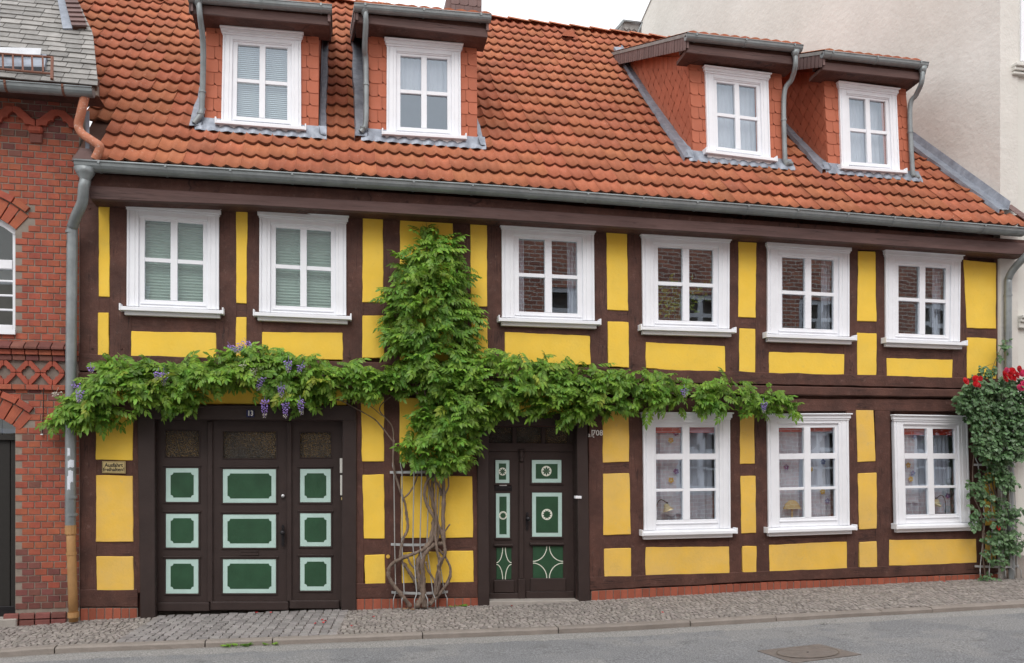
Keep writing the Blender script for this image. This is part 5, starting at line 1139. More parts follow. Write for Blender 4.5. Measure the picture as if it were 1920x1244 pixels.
# upstand clad in brown slate with lead soaker
q4 = [spt(u, v) for u, v in ((103, -30), (123, -30), (137, 59), (119, 59))]; MB().prism([p + ns * .035 for p in q4], ns * -.02).build('soaker', MT['lead'], rf)
for k in range(14):
    t0, t1 = k / 14, (k + 1) / 14; A = [lerp(Vector((137, 59)), Vector((105, -60)), t) for t in (t0, t1)]; B = [lerp(Vector((166, 60)), Vector((122, -60)), t) for t in (t0, t1)]
    P = [spt(*A[0]) + ns * .075, spt(*B[0]) + ns * .075, spt(*B[1]) + ns * .055, spt(*A[1]) + ns * .055]; MB().prism(P, ns * -.02).build('verge_slate', MT['shingle_brown'], rf)
q4 = [spt(u, v) for u, v in ((106, -60), (121, -60), (163, 58), (138, 58))]; MB().prism([p + ns * .05 for p in q4], ns * -.05).build('upstand', MT['tile_under'], rf)
MB().box((E0.x - 3, -.34, E0.z - .10), (E1.x + .01, -.30, E0.z - .0)).build('eaves_board', MT['mortar_dark'], rf)
add('soffit', [(E0.x - 3, -.30, E0.z - .09), (E1.x, -.30, E1.z - .09), (E1.x, 0, E1.z - .09), (E0.x - 3, 0, E0.z - .09)], [(0, 1, 2, 3)], MT['timber'], rf)
g0, g1 = PX(-40, 151, -.52), PX(172, 166, -.52); zfn = lambda x: lerp(g0.z, g1.z, (x - g0.x) / (g1.x - g0.x))
trough(br, 'gutter', [(g0.x - 2, -.45, zfn(g0.x - 2)), (g0.x, -.45, zfn(g0.x)), (g1.x, -.45, zfn(g1.x))], .07, MT['zinc'], lip=.009)
bands(br, [PX(8, 160, -.5).x, PX(116, 160, -.5).x], -.45, zfn, .07, MT['rust'])
MB().prism([E1 + Vector((.0, 0, .01)), E1 + Vector((0, .03, -.09)), E1 + Vector((0, .12, -.09)), E1 + Vector((0, .12, .12))], Vector((-.02, 0, 0))).build('verge_board', MT['tile_under'], rf)
# roof window with rusty guard rail
sky_ = empty('roof_window', spt(60, 120), br)
q4 = [spt(u, v) for u, v in ((-40, 112), (90, 112), (86, 136), (-40, 134))]; MB().prism([p + ns * .06 for p in q4], ns * -.06).build('roof_window_frame', MT['lead'], sky_)
q4 = [spt(u, v) for u, v in ((-40, 103), (82, 106), (80, 118), (-40, 116))]; MB().prism([p + ns * .09 for p in q4], ns * -.01).build('roof_window_glass', MT['bright_metal'], sky_)
def rpt(u, v): return PP(u, v, E1 + ns * .16, ns)
for v0 in ((102, 106), (130, 137)): MB().tube([rpt(-40, v0[0] - 4), rpt(98, v0[1] + 2)], .012, 6).build('guard_rail', MT['rust'], sky_)
for u in (5, 24, 42, 60, 80, 97): MB().tube([rpt(u, 103 + u * .04), rpt(u + 1, 131 + u * .05)], .010, 5).build('guard_bar', MT['rust'], sky_)
MB().tube([rpt(98, 136), spt(98, 150)], .014, 6).build('guard_bracket', MT['rust'], sky_); MB().tube([rpt(98, 108), rpt(97, 149)], .016, 6).build('guard_bracket', MT['rust'], sky_)
# rust-painted downpipe that empties into the neighbour's gutter
pts = [PX(160, 178, -.42), PX(152, 212, -.40), PX(147, 235, -.36), PX(153, 250, -.36), PX(168, 261, -.42), PX(184, 272, -.48), PX(187, 280, -.48), PX(178, 299, -.46)]
pl = spline(pts, 5); MB().tube(pl, .046, 12, cap=False).build('downpipe', MT['rust_pipe'], br, smooth=True)
for t in (0,): p = PX(160, 178, -.42); v, f = lathe(p + Vector((0, 0, -.01)), [(0, .05), (.05, .052)], (0, 0, 1)); add('pipe_collar', v, f, MT['zinc'], br)
# small slated cap where the two roofs meet
for k in range(5):
    v0 = 277 + k * 4.6; P = [PX(u, v, -.34 - .02 * k) for u, v in ((150 - k * 3.5, v0), (172 + k * .4, v0 + 3), (172 + k * .4, v0 + 8), (148 - k * 3.5, v0 + 6))]; MB().prism(P, Vector((0, .05, 0))).build('cap_slate', MT['shingle_brown'], br)
MB().prism([PX(u, v, -.30) for u, v in ((148, 278), (172, 282), (173, 304), (136, 300))], Vector((0, .3, 0))).build('cap_core', MT['tile_under'], br)
MB().prism([PX(u, v, -.30) for u, v in ((160, 210), (167, 208), (167, 285), (160, 285))], Vector((0, .02, 0))).build('soaker', MT['lead'], br)
# ================================================================== brick house across the street (mirrored in the panes)
ob = empty('facing_brick_house', (6, -13, 0), label='brick house across the street mirrored in the window panes', cat='house')
yo = -12.6; OX0, OX1, OH = -1.6, 24, 9.0
hs_ = []; cols = [3.75 + 3.95 * i for i in range(-1, 5)]
for x in cols:
    for z in (.95, 4.95): hs_.append(((x - OX0) / (OX1 - OX0), z / OH, (x + 1.45 - OX0) / (OX1 - OX0), (z + 1.8) / OH))
v, f = grid_holes([(OX0, yo, 0), (OX1, yo, 0), (OX1, yo, OH), (OX0, yo, OH)], hs_); add('wall', v, f, MT['far_brick'], ob)
MB().box((OX0, yo - .5, 0), (OX1, yo - 6, OH)).build('building_core', MT['room'], ob)
for x in cols:
    for z in (.95, 4.95):
        wn = empty('window', (x, yo, z), ob); m = MB()
        for a, b, c0, c1 in ((0, .13, 0, 1.8), (1.32, 1.45, 0, 1.8), (.13, 1.32, 0, .13), (.13, 1.32, 1.67, 1.8), (.64, .81, .13, 1.67), (.13, .64, 1.12, 1.24), (.81, 1.32, 1.12, 1.24), (.13, .64, .62, .68), (.81, 1.32, .62, .68)): m.box((x + a, yo - .12, z + c0), (x + b, yo - .06, z + c1))
        m.build('window_frame', MT['white_paint'], wn); MB().box((x - .08, yo - .05, z - .08), (x + 1.53, yo + .08, z - .005)).build('sill', MT['concrete'], wn)
add('roof', [(OX0 - .2, yo + .35, OH), (OX1 + .2, yo + .35, OH), (OX1 + .2, yo - 4, OH + 1.6), (OX0 - .2, yo - 4, OH + 1.6)], [(0, 1, 2, 3)], MT['tile'], ob)

pb = empty('added_facing_house', (-8, -13, 0), label='unseen pale house added across the street to grey the reflections in the left panes', cat='house')  # unseen house, added to give the left panes a pale grey reflection
MB().box((-16, yo - 5, 0), (-1.65, yo + .05, 8.2)).build('wall', MT['render_smooth'], pb)
for x in (-14, -11, -8, -5):
    for z in (.9, 4.6):
        MB().box((x, yo + .04, z), (x + 1.2, yo + .09, z + 1.7)).build('window_frame', MT['white_paint'], pb); MB().box((x + .1, yo + .085, z + .1), (x + 1.1, yo + .1, z + 1.6)).build('window_pane', MT['ink'], pb)
MB().prism([Vector((-16.2, yo + .3, 8.2)), Vector((-16.2, yo - 2.5, 9.6)), Vector((-16.2, yo - 5.2, 8.2))], Vector((14.6, 0, 0))).build('roof', MT['slate'], pb)
# ================================================================== things behind the panes
def wavy(name, q, x0, x1, z0, z1, d, amp, waves, mt, parent, n=60, jag=0, taper=0):
    V = []; Fc = []; rr_ = random.Random(int(x0 * 1000) + waves); rows = 6
    for i in range(n + 1):
        t = i / n
        for r_ in range(rows + 1):
            s = r_ / rows; x = lerp(x0, x1, t); 
            if taper: x = lerp(x, (x0 if taper < 0 else x1), .35 * (1 - s))
            V.append(q.p(x, lerp(z0 + jag * math.sin(t * 9), z1, s), d - amp * math.sin(t * waves * 2 * math.pi + .7 * math.sin(t * 5)) - amp * .4 * math.sin(t * waves * 4.7 + 1.3 * s)))
    for i in range(n):
        for r_ in range(rows): k = i * (rows + 1) + r_; Fc.append((k, k + rows + 1, k + rows + 2, k + 1))
    return add(name, V, Fc, mt, parent, smooth=True, fix=False)
def petals(q, cx, cz, r, d, mt, parent, n=5):
    m = MB(); rr_ = random.Random(int(cx * 997))
    a0 = rr_.random() * 6
    for k in range(n):
        a = a0 + 2 * math.pi * k / n; c = (cx + r * .55 * math.cos(a), cz + r * .55 * math.sin(a))
        m.prism([q.p(c[0] + r * .42 * math.cos(t * math.pi / 4), c[1] + r * .42 * math.sin(t * math.pi / 4), d + .0006 * k) for t in range(8)], Vector((0, .002, 0)))
    return m.build('printed_flower', mt, parent)
WORD = {'W7': 'window right of the entrance door', 'W8': 'middle ground-floor window', 'W9': 'ground-floor window beside the rose'}
FLW = {'W7': [(.36, .78, 'y'), (.42, .84, 'p'), (.36, .46, 'y'), (.42, .53, 'p')], 'W8': [(.29, .56, 'p'), (.16, .44, 'y'), (.59, .54, 'y'), (.75, .60, 'b'), (.56, .60, 'p'), (.74, .35, 'y'), (.80, .27, 'b')], 'W9': [(.27, .57, 'y'), (.33, .50, 'b'), (.36, .82, 'b'), (.80, .30, 'p'), (.30, .45, 'y')]}
FM = {'y': MT['flower_yellow'], 'p': MT['flower_plum'], 'b': MT['flower_blue']}
for k_ in ('W7', 'W8', 'W9'):
    q = WQ[k_]; e0, e3, b0, t0 = q.panes; e0 -= .03; e3 += .03
    c = empty('curtain', q.p((e0 + e3) / 2, t0, -.12), label='pale lilac net curtain with printed flowers in the ' + WORD[k_], cat='curtain', group='ground-floor curtains')
    wavy('net', q, e0, e3, b0 - .05, t0 + .04, -.17, .014, 9, MT['curtain_grey'], c)
    if k_ == 'W7': wavy('drape', q, q.x4[0] + .115, q.x4[1] + .03, b0 + .06, t0, -.135, .008, 3, MT['curtain'], c, jag=.02)
    if k_ == 'W8': wavy('drape', q, q.x4[0] - .02, q.x4[1], b0, t0, -.135, .012, 4, MT['curtain'], c); wavy('drape', q, q.x4[2] - .02, q.x4[3] - .06, b0, t0, -.135, .012, 3, MT['curtain'], c, taper=1)
    if k_ == 'W9': wavy('drape', q, q.x4[0] + .07, q.x4[1] - .05, b0 + .16, t0, -.135, .007, 2, MT['curtain'], c); wavy('drape', q, q.x4[2] + .06, q.x4[3] - .04, b0, t0, -.14, .01, 4, MT['curtain_grey'], c)
    for fx, fz, cc in FLW[k_]: petals(q, fx * q.W, fz * q.H, .042, -.108, FM[cc], c)
    p = empty('pelmet', q.p((e0 + e3) / 2, t0, -.08), label='red fabric pelmet across the top of the ' + WORD[k_], cat='pelmet', group='red pelmets')
    hh = .075 if k_ == 'W7' else .052 if k_ == 'W8' else .085
    wavy('pelmet_cloth', q, e0, e3, t0 - hh, t0 + .05, -.085, .003, 7, MT['pelmet_red'], p)
# window-sill lamps
def flower_lamp(q, fx, fz, sgn, label):
    b = q.p(fx * q.W, q.panes[2] - .03, -.085); s = q.p((fx + .115 * sgn) * q.W, fz * q.H, -.08); t = empty('table_lamp', b, label=label, cat='lamp')
    MB().box((b.x - .06, b.y - .02, b.z - .12), (b.x + .06, b.y + .05, b.z - .0)).build('base', MT['dark_metal'], t, bevel=.01)
    top = Vector((lerp(b.x, s.x, .45), b.y, s.z + .10))
    pl = spline([b, Vector((b.x - .015 * sgn, b.y, lerp(b.z, s.z, .6))), Vector((b.x + .005 * sgn, b.y, s.z + .05)), top, Vector((s.x, s.y, s.z + .055))], 6); MB().tube(pl, .006, 6).build('stem', MT['dark_metal'], t, smooth=True)
    n = 15; V = []; Fc = []
    prof = [(.05, .016), (.035, .03), (.0, .042), (-.03, .055), (-.045, .075)]
    ax = Vector((.35 * sgn, -.1, -1)).normalized(); a = ax.cross(Vector((0, 1, 0))).normalized(); bb = ax.cross(a)
    for d, r_ in prof:
        for k in range(n): rr_ = r_ * (1 + (.16 * math.cos(5 * 2 * math.pi * k / n) if r_ > .05 else 0)); V.append(s - ax * d + (a * math.cos(2 * math.pi * k / n) + bb * math.sin(2 * math.pi * k / n)) * rr_)
    for i in range(len(prof) - 1):
        for k in range(n): Fc.append((i * n + k, i * n + (k + 1) % n, (i + 1) * n + (k + 1) % n, (i + 1) * n + k))
    add('glass_shade', V, Fc, MT['lamp_glass'], t, smooth=True, fix=False)
    v, f = lathe(s + Vector((0, 0, .045)), [(0, .018), (.025, .014)], (0, 0, 1)); add('socket', v, f, MT['dark_metal'], t)
flower_lamp(WQ['W7'], .185, .245, 1, 'bent-stem lamp with tulip glass shade in window by entrance door'); flower_lamp(WQ['W9'], .735, .245, -1, 'bent-stem lamp with tulip glass shade in window beside the rose')
q = WQ['W8']; b = q.p(.345 * q.W, q.panes[2] - .03, -.09); t = empty('table_lamp', b, label='table lamp with wide cream cone shade in the middle window', cat='lamp')
zz = q.p(0, .215 * q.H).z; v, f = lathe(Vector((b.x, b.y, zz)), [(0, .135), (.004, .135), (.07, .10), (.115, .05), (.12, .03)], (0, 0, 1), 18); add('cone_shade', [Vector((p.x, b.y + (p.y - b.y) * .35, p.z)) for p in v], f, MT['lamp_cloth'], t, smooth=True)
v, f = lathe(Vector((b.x, b.y, b.z - .1)), [(0, .035), (.05, .03), (.12, .012), (zz - b.z + .12, .012)], (0, 0, 1)); add('base', v, f, MT['lamp_cloth'], t, smooth=True)
# blinds
def pleated(q, mt, d, pitch, amp, label, z1=None, z0=None):
    e0, e3, b0, t0 = q.panes; t = empty('window_blind', q.p((e0 + e3) / 2, t0, d), label=label, cat='blind'); b0 = z0 if z0 is not None else b0 - .03; t0 += .03; n = int((t0 - b0) / pitch); V = []; Fc = []
    for i in range(2 * n + 1):
        z = lerp(b0, t0, i / (2 * n)); V += [q.p(e0 - .03, z, d + (amp if i % 2 else 0)), q.p(e3 + .03, z, d + (amp if i % 2 else 0))]
    for i in range(2 * n): Fc.append((2 * i, 2 * i + 1, 2 * i + 3, 2 * i + 2))
    add('pleated_cloth', V, Fc, mt, t, fix=False)
pleated(WQ['W1'], MT['blind_green'], -.10, .034, .012, 'closed pale green pleated blind in the leftmost upper window')
pleated(WQ['W2'], MT['blind_green'], -.10, .034, .012, 'closed pale green pleated blind in the second upper window')
def venetian(q, label):
    e0, e3, b0, t0 = q.panes; t = empty('window_blind', q.p((e0 + e3) / 2, t0, -.08), label=label, cat='blind'); n = int((t0 - b0 + .06) / .024)
    for i in range(n):
        z = b0 - .03 + i * .024; v = [q.p(e0 - .03, z, -.066), q.p(e3 + .03, z, -.066), q.p(e3 + .03, z + .019, -.082), q.p(e0 - .03, z + .019, -.082)]
        add('blind_slat', v, [(0, 1, 2, 3)], MT['blind_white'], t, fix=False)
venetian(DQ[0]['wq'], 'closed white slatted blind in the leftmost dormer')
for i, lab in ((1, 'short pale curtain in the second dormer window'), (2, 'pale net curtain in the third dormer window'), (3, 'pale net curtain in the rightmost dormer window')):
    q = DQ[i]['wq']; e0, e3, b0, t0 = q.panes; c = empty('curtain', q.p((e0 + e3) / 2, t0, -.1), label=lab, cat='curtain')
    wavy('net', q, e0 - .03, e3 + .03, (b0 - .03) if i > 1 else lerp(b0, t0, .56), t0 + .03, -.12, .008, 9, MT['curtain'], c)
for k_, lab in (('W3', 'third upper window'), ('W5', 'fifth upper window'), ('W6', 'rightmost upper window')):
    q = WQ[k_]; e0, e3, b0, t0 = q.panes; c = empty('curtain', q.p((e0 + e3) / 2, t0, -.1), label='drawn-aside white curtains in the ' + lab, cat='curtain')
    wavy('drape', q, e0 - .04, e0 + .10, b0 - .03, t0 + .03, -.15, .012, 3, MT['curtain_grey'], c, n=16); wavy('drape', q, e3 - .09, e3 + .04, b0 - .03, t0 + .03, -.15, .012, 3, MT['curtain_grey'], c, n=16)
pleated(WQ['W4'], MT['blind_green'], -.22, .03, .01, 'half-height green slatted blind behind the houseplant window', z0=None) if False else None
# leaf meshes --------------------------------------------------------
def leaflet(L_, W_, o, d, n, sag=.0):
    """six-corner lance leaf from o along d with face normal n"""
    d = d.normalized(); s = n.cross(d).normalized(); n = d.cross(s)
    P = lambda t, w, h: o + d * (L_ * t) + s * (W_ * w) + n * h
    V = [P(0, 0, 0), P(.34, .5, .06 * L_), P(.38, 0, .0), P(.34, -.5, .06 * L_), P(.72, .36, -sag * L_ * .5), P(.72, -.36, -sag * L_ * .5), P(1, 0, -sag * L_)]
    return V, [(0, 2, 1), (0, 3, 2), (1, 2, 4), (3, 5, 2), (2, 5, 6), (2, 6, 4)]
def compound(seed, pairs, Lr, ll, lw, droop, rnd_=.15):
    r_ = random.Random(seed); V = []; Fc = []
    def ax(t): return Vector((Lr * t, 0, -droop * Lr * t * t))
    def putl(v, f): n = len(V); V.extend(v); Fc.extend([tuple(i + n for i in q) for q in f])
    for i in range(pairs):
        t = .22 + .66 * i / max(1, pairs - 1); sz = (.8 + .35 * math.sin(math.pi * (t))) * r_.uniform(.85, 1.1)
        for s in (-1, 1):
            d = Vector((.55 + .3 * t + r_.uniform(-rnd_, rnd_), s, -.35 - droop * t + r_.uniform(-.25, .15))); n = Vector((0, -.25 * s + r_.uniform(-.2, .2), 1)); v, f = leaflet(ll * sz, lw * sz, ax(t), d, n, r_.uniform(.05, .3)); putl(v, f)
    v, f = leaflet(ll * 1.1, lw * 1.1, ax(.95), Vector((1, 0, -2 * droop)), Vector((2 * droop, 0, 1)), .2); putl(v, f)
    w_ = .0018; n = 4
    A = [ax(t / n) for t in range(n + 1)]; k0 = len(V)
    for a in A: V.extend([a + Vector((0, w_, 0)), a + Vector((0, -w_, 0))])
    for i in range(n): Fc.append((k0 + 2 * i, k0 + 2 * i + 1, k0 + 2 * i + 3, k0 + 2 * i + 2))
    return V, Fc
def orient(p, d, n, sc):
    d = d.normalized(); y_ = n.cross(d); y_.normalize(); z_ = d.cross(y_); M = Matrix((d * sc, y_ * sc, z_ * sc)).transposed().to_4x4(); M.translation = p; return M
# houseplant in the fourth upper window
q = WQ['W4']; b = q.p(.5 * q.W, q.panes[2] - .03, -.2); t = empty('houseplant', b, label='leafy houseplant with drooping stems behind the fourth upper window', cat='plant')
v, f = lathe(b + Vector((0, 0, -.10)), [(0, .07), (.02, .08), (.13, .10), (.14, .09)], (0, 0, 1)); add('pot', v, f, MT['white_paint'], t, smooth=True)
rp = random.Random(2); m1 = MB(); m2 = MB()
for i in range(26):
    a = rp.uniform(.1, .9); tip = q.p(a * q.W, rp.uniform(.2, .62) * q.H, -.12 - rp.uniform(0, .12)); pl = spline([b + Vector((0, 0, .04)), lerp(b, tip, .5) + Vector((0, 0, .12)), tip], 4); m1.tube(pl, .003, 4)
    for p in pl[3:]:
        for _ in range(2): v, f = leaflet(rp.uniform(.05, .09), .03, p, Vector((rp.uniform(-1, 1), -.4, rp.uniform(-.6, .8))), Vector((rp.uniform(-.3, .3), -1, .3))); m2.put(v, f)
m1.build('stems', MT['twig'], t); m2.build('foliage', MT['leaf_young'], t, fix=False, kind='stuff')
# ================================================================== signs and lettering
def text(s, size, loc, mt, parent, bold=0, sx=1, rot=0):
    cu = bpy.data.curves.new('lettering', 'FONT'); cu.body = s; cu.size = size; cu.align_x = 'CENTER'; cu.align_y = 'CENTER'; cu.extrude = .0008; cu.offset = bold; cu.resolution_u = 3
    o = bpy.data.objects.new('tmp', cu); COL.objects.link(o); dg = bpy.context.evaluated_depsgraph_get(); me = bpy.data.meshes.new_from_object(o.evaluated_get(dg)); bpy.data.objects.remove(o)
    me.materials.clear(); me.materials.append(mt); ob_ = bpy.data.objects.new('lettering', me); ob_.rotation_euler = (R(90), rot, 0); ob_.scale = (sx, 1, 1); ob_.location = loc; link(ob_, parent); return ob_
q = Quad([(191.5, 865), (235.5, 865.5), (235.5, 888.5), (191.5, 887.5)], -.03); t = empty('notice_sign', q.p(q.W / 2, 0), label='small brass sign reading Ausfahrt freihalten! on timber beside the gate', cat='sign')
q.part('plate', [(0, q.W, 0, q.H, -.012, .004)], MT['sign_brass'], t, bevel=.004); q.part('rim', [(.006, q.W - .006, q.H - .010, q.H - .007, 0, .005), (.006, q.W - .006, .007, .010, 0, .005), (.006, .009, .007, q.H - .007, 0, .0052), (q.W - .009, q.W - .006, .007, q.H - .007, 0, .0052)], MT['ink'], t)
c = q.p(q.W / 2, q.H * .67, .0055); text('Ausfahrt', .060, c, MT['ink'], t, .0012, .92); c = q.p(q.W / 2, q.H * .31, .0055); text('freihalten!', .060, c, MT['ink'], t, .0012, .92)
q = Quad([(462, 768.5), (477, 768.8), (477, 783), (462, 782.7)], -.062); t = empty('house_number', q.p(q.W / 2, 0), label='blue enamel plate with white number 13 above the gate', cat='sign')
q.part('plate', [(0, q.W, 0, q.H, -.012, .003)], MT['enamel_blue'], t, bevel=.003); text('13', .085, q.p(q.W / 2, q.H * .5, .0045), MT['white_ink'], t, .0015, .8)
t = empty('date_lettering', PX(1116, 814, -.016), label='white painted date 1708 on the post right of the door', cat='lettering')
text('708', .098, PX(1120.5, 812.5, -.0165), MT['white_ink'], t, .0012, 1.0); text('1', .12, PX(1110, 813.5, -.0165), MT['white_ink'], t, .0012, .8); text('a', .08, PX(1105, 816, -.0165), MT['white_ink'], t, .001, .9); text('o', .035, PX(1113, 819.5, -.0165), MT['white_ink'], t, .001, .9)
for i, (u, v, w_, h_, mm, lab) in enumerate(((135, 790, 8, 12, 'sticker_blue', 'torn blue and white sticker high on the left downpipe'), (131, 848, 6, 14, 'sticker', 'torn white sticker scrap at head height on the left downpipe'), (134, 870, 13, 13, 'sticker', 'largest torn white sticker on the left downpipe'), (135, 893, 8, 22, 'sticker', 'long pale torn sticker low on the left downpipe'), (130, 905, 9, 26, 'sticker', 'lowest grey torn sticker on the left downpipe'))):
    p = PX(134 - (v - 800) * .006, v, yq); V = []; Fc = []; n = 4; wm_ = w_ / 166; hm = h_ / 166; rj = random.Random(i); a0 = -math.pi / 2 + (u - 133.3) / 9.5
    for k in range(n + 1):
        a = a0 + (k / n - .5) * wm_ / .056; V += [(p.x + math.cos(a) * .0575, p.y + math.sin(a) * .0575, p.z + hm / 2 + rj.uniform(-.012, .012)), (p.x + math.cos(a) * .0575, p.y + math.sin(a) * .0575, p.z - hm / 2 + rj.uniform(-.012, .012))]
    for k in range(n): Fc.append((2 * k, 2 * k + 1, 2 * k + 3, 2 * k + 2))
    add('sticker', V, Fc, MT[mm], None, fix=False, label=lab, cat='sticker', group='stickers on the downpipe')
v, f = lathe(PX(727.5, 1044, -.014), [(0, .024), (.004, .024), (.006, .02)], (0, -1, 0), 14); add('reflector_disc', v, f, MT['flower_yellow'], None, label='small round yellow disc on the post beside the trellis', cat='disc')
# ================================================================== trellises
def arc_bar(u0, u1, v, y0, bow, dz=0):
    a, b = PX(u0, v, y0), PX(u1, v - (u1 - u0) * .008, y0); n = 14; return [Vector((lerp(a.x, b.x, k / n), y0 - bow * math.sin(math.pi * k / n), lerp(a.z, b.z, k / n) - dz * 0)) for k in range(n + 1)]
def flat_bar(pts, w, th): 
    m = MB(); V = []; Fc = []
    for p in pts: V += [p + Vector((0, 0, w / 2)), p + Vector((0, 0, -w / 2)), p + Vector((0, th, -w / 2)), p + Vector((0, th, w / 2))]
    for i in range(len(pts) - 1):
        for j in range(4): Fc.append((i * 4 + j, i * 4 + (j + 1) % 4, i * 4 + 4 + (j + 1) % 4, i * 4 + 4 + j))
    Fc += [(0, 1, 2, 3), tuple(range(len(V) - 4, len(V)))]; return V, Fc
tr = empty('trellis', PX(785, 1138, -.1), label='galvanised steel trellis carrying the wisteria trunk between gate and door', cat='trellis')
bars = []
for u0, u1, v in ((731, 832, 886), (733, 825, 1021), (734, 840, 1111)):
    pts = arc_bar(u0, u1, v, -.05, .10); V, Fc = flat_bar(pts, .03, .006); add('cross_bar', V, Fc, MT['galv'], tr); bars.append(pts)
for k in range(6):
    t_ = .10 + .17 * k; at = lambda b_: b_[min(14, int(t_ * 14))] + Vector((0, -.012, 0))
    A, B, C = at(bars[0]), at(bars[1]), at(bars[2]); jx = (.03 if k > 2 else -.03)
    MB().tube([A + Vector((-.012, .02, .16)), A + Vector((-.015, .02, .08)), A + Vector((0, 0, .02)), A, B, C, C + Vector((jx, -.03, -.07)), C + Vector((jx, -.03, -.20))], .007, 6).build('rod', MT['galv'], tr, smooth=True)
t2 = empty('trellis', PX(1870, 1085, -.1), label='galvanised steel trellis overgrown by the red rose at right corner', cat='trellis')
bars = []
for u0, u1, v in ((1824, 1905, 872), (1838, 1908, 974), (1828, 1912, 1062)):
    pts = arc_bar(u0, u1, v, -.06, .12); V, Fc = flat_bar(pts, .03, .006); add('cross_bar', V, Fc, MT['galv'], t2); bars.append(pts)
for k in range(5):
    t_ = .08 + .205 * k; at = lambda b_: b_[min(14, int(t_ * 14))] + Vector((0, -.012, 0)); A, B, C = at(bars[0]), at(bars[1]), at(bars[2]); jx = (.04 if k > 1 else -.03)
    MB().tube([A + Vector((-.02, .02, .16)), A + Vector((-.02, .02, .08)), A + Vector((0, 0, .02)), A, B, C, C + Vector((jx, -.03, -.05)), C + Vector((jx, -.03, -.16))], .007, 6).build('rod', MT['galv'], t2, smooth=True)
# ================================================================== wisteria
wi = empty('wisteria', PX(785, 1138, -.1), label='wisteria with twisted trunk, green leaves and violet blooms across the house', cat='climber')
def stem(name, pxs, r0, r1, parent, y0=-.12, y1=-.14, n=9, mt='bark', sub=6, knots=True):
    pts = [PX(u, v, (yy[0] if yy else lerp(y0, y1, i / max(1, len(pxs) - 1)))) for i, (u, v, *yy) in enumerate(pxs)]; pl = spline(pts, sub); rr_ = random.Random(int(pxs[0][0]))
    rad = [lerp(r0, r1, i / (len(pl) - 1)) * .88 * (rr_.uniform(.82, 1.2) if knots else 1) for i in range(len(pl))]; return MB().tube(pl, rad, n, jit=.45 if knots else 0).build(name, MT[mt], parent, smooth=True)
SZ = lambda x, y: (700 + x / 4.29, 860 + y / 4.29)
T = lambda *p: [(*SZ(a, b), *c) for a, b, *c in p]
stem('trunk', T((345, 1200), (372, 1150), (395, 1080), (375, 1000), (355, 900), (365, 810), (410, 730), (455, 660), (480, 560), (495, 450), (478, 360), (470, 250), (480, 160), (500, 60)), .042, .02, wi)
stem('trunk', T((415, 1195), (405, 1130), (400, 1040), (398, 930), (395, 830), (430, 740), (500, 690), (555, 680, -.14), (565, 600), (560, 480), (565, 300), (560, 130), (560, 20)), .038, .022, wi, -.14, -.16)
stem('stem', T((440, 1180), (490, 1120), (505, 1020), (525, 900), (545, 830), (575, 770), (570, 690), (548, 600), (510, 520), (480, 460), (430, 370), (410, 280), (430, 190), (480, 120), (490, 40)), .026, .018, wi, -.13, -.19)
stem('stem', T((510, 1100), (535, 980), (520, 880), (530, 820), (505, 700), (525, 600), (515, 500), (470, 330), (440, 190), (420, 60)), .02, .013, wi, -.17, -.15)
stem('stem', T((520, 870), (540, 810), (520, 770), (500, 640), (505, 520), (500, 380), (505, 260), (495, 120)), .016, .012, wi, -.20, -.20)
stem('stem', T((300, 1195), (245, 1120), (170, 1030), (125, 950), (125, 890), (165, 840), (250, 795), (350, 755), (420, 720), (480, 640), (500, 540)), .030, .02, wi, -.13, -.16)
stem('stem', T((460, 1180), (540, 1080), (600, 990), (622, 900), (600, 830), (560, 770), (500, 720), (420, 750), (380, 800)), .022, .012, wi, -.16, -.12)
stem('stem', T((370, 1060), (330, 980), (275, 890), (225, 820), (220, 760), (240, 650), (275, 570), (270, 470), (255, 370), (235, 310), (200, 210), (170, 100), (160, -10), (165, -150)), .024, .013, wi, -.12, -.10)
stem('stem', T((245, 320), (290, 275), (330, 210), (360, 120), (380, 20)), .011, .008, wi, -.11, -.13)
stem('stem', T((580, 285), (605, 220), (600, 120), (610, 30)), .012, .009, wi, -.16, -.18)
stem('stem', T((420, 830), (440, 900), (490, 980), (505, 1090)), .013, .012, wi, -.16, -.15)
stem('stem', T((275, 790), (300, 850), (345, 900)), .013, .010, wi, -.15, -.15)
stem('stem', T((570, 600), (590, 565), (615, 530)), .012, .009, wi, -.16, -.22)
stem('stem', T((545, 300), (540, 250), (510, 195), (485, 185)), .016, .012, wi, -.16, -.19)
stem('stem', [(780, 880), (800, 820), (790, 760), (800, 690), (805, 600), (800, 520), (800, 440)], .022, .008, wi, -.14, -.10)
stem('stem', [(830, 880), (815, 800), (795, 740), (770, 715), (700, 712), (600, 705), (480, 700), (350, 705), (230, 715), (150, 735)], .02, .008, wi, -.16, -.14)
stem('stem', [(800, 800), (830, 745), (880, 715), (960, 715), (1080, 725), (1200, 735), (1330, 742), (1450, 750)], .02, .007, wi, -.16, -.14)
stem('stem', [(738, 840), (735, 800), (712, 770), (725, 750), (760, 730)], .010, .006, wi, -.08, -.12)
stem('stem', [(738, 830), (715, 800), (700, 785), (665, 765), (640, 752), (615, 745)], .009, .006, wi, -.08, -.10); stem('stem', [(615, 750), (650, 752), (690, 760), (716, 780)], .006, .004, wi, -.07, -.10)
stem('stem', [(795, 770), (788, 745), (775, 728), (780, 700)], .013, .01, wi, -.2, -.2); stem('stem', [(806, 770), (798, 745), (795, 720)], .012, .01, wi, -.22, -.2)
stem('stem', [(800, 430), (798, 405)], .002, .002, wi, -.03, -.03, n=4, knots=False)
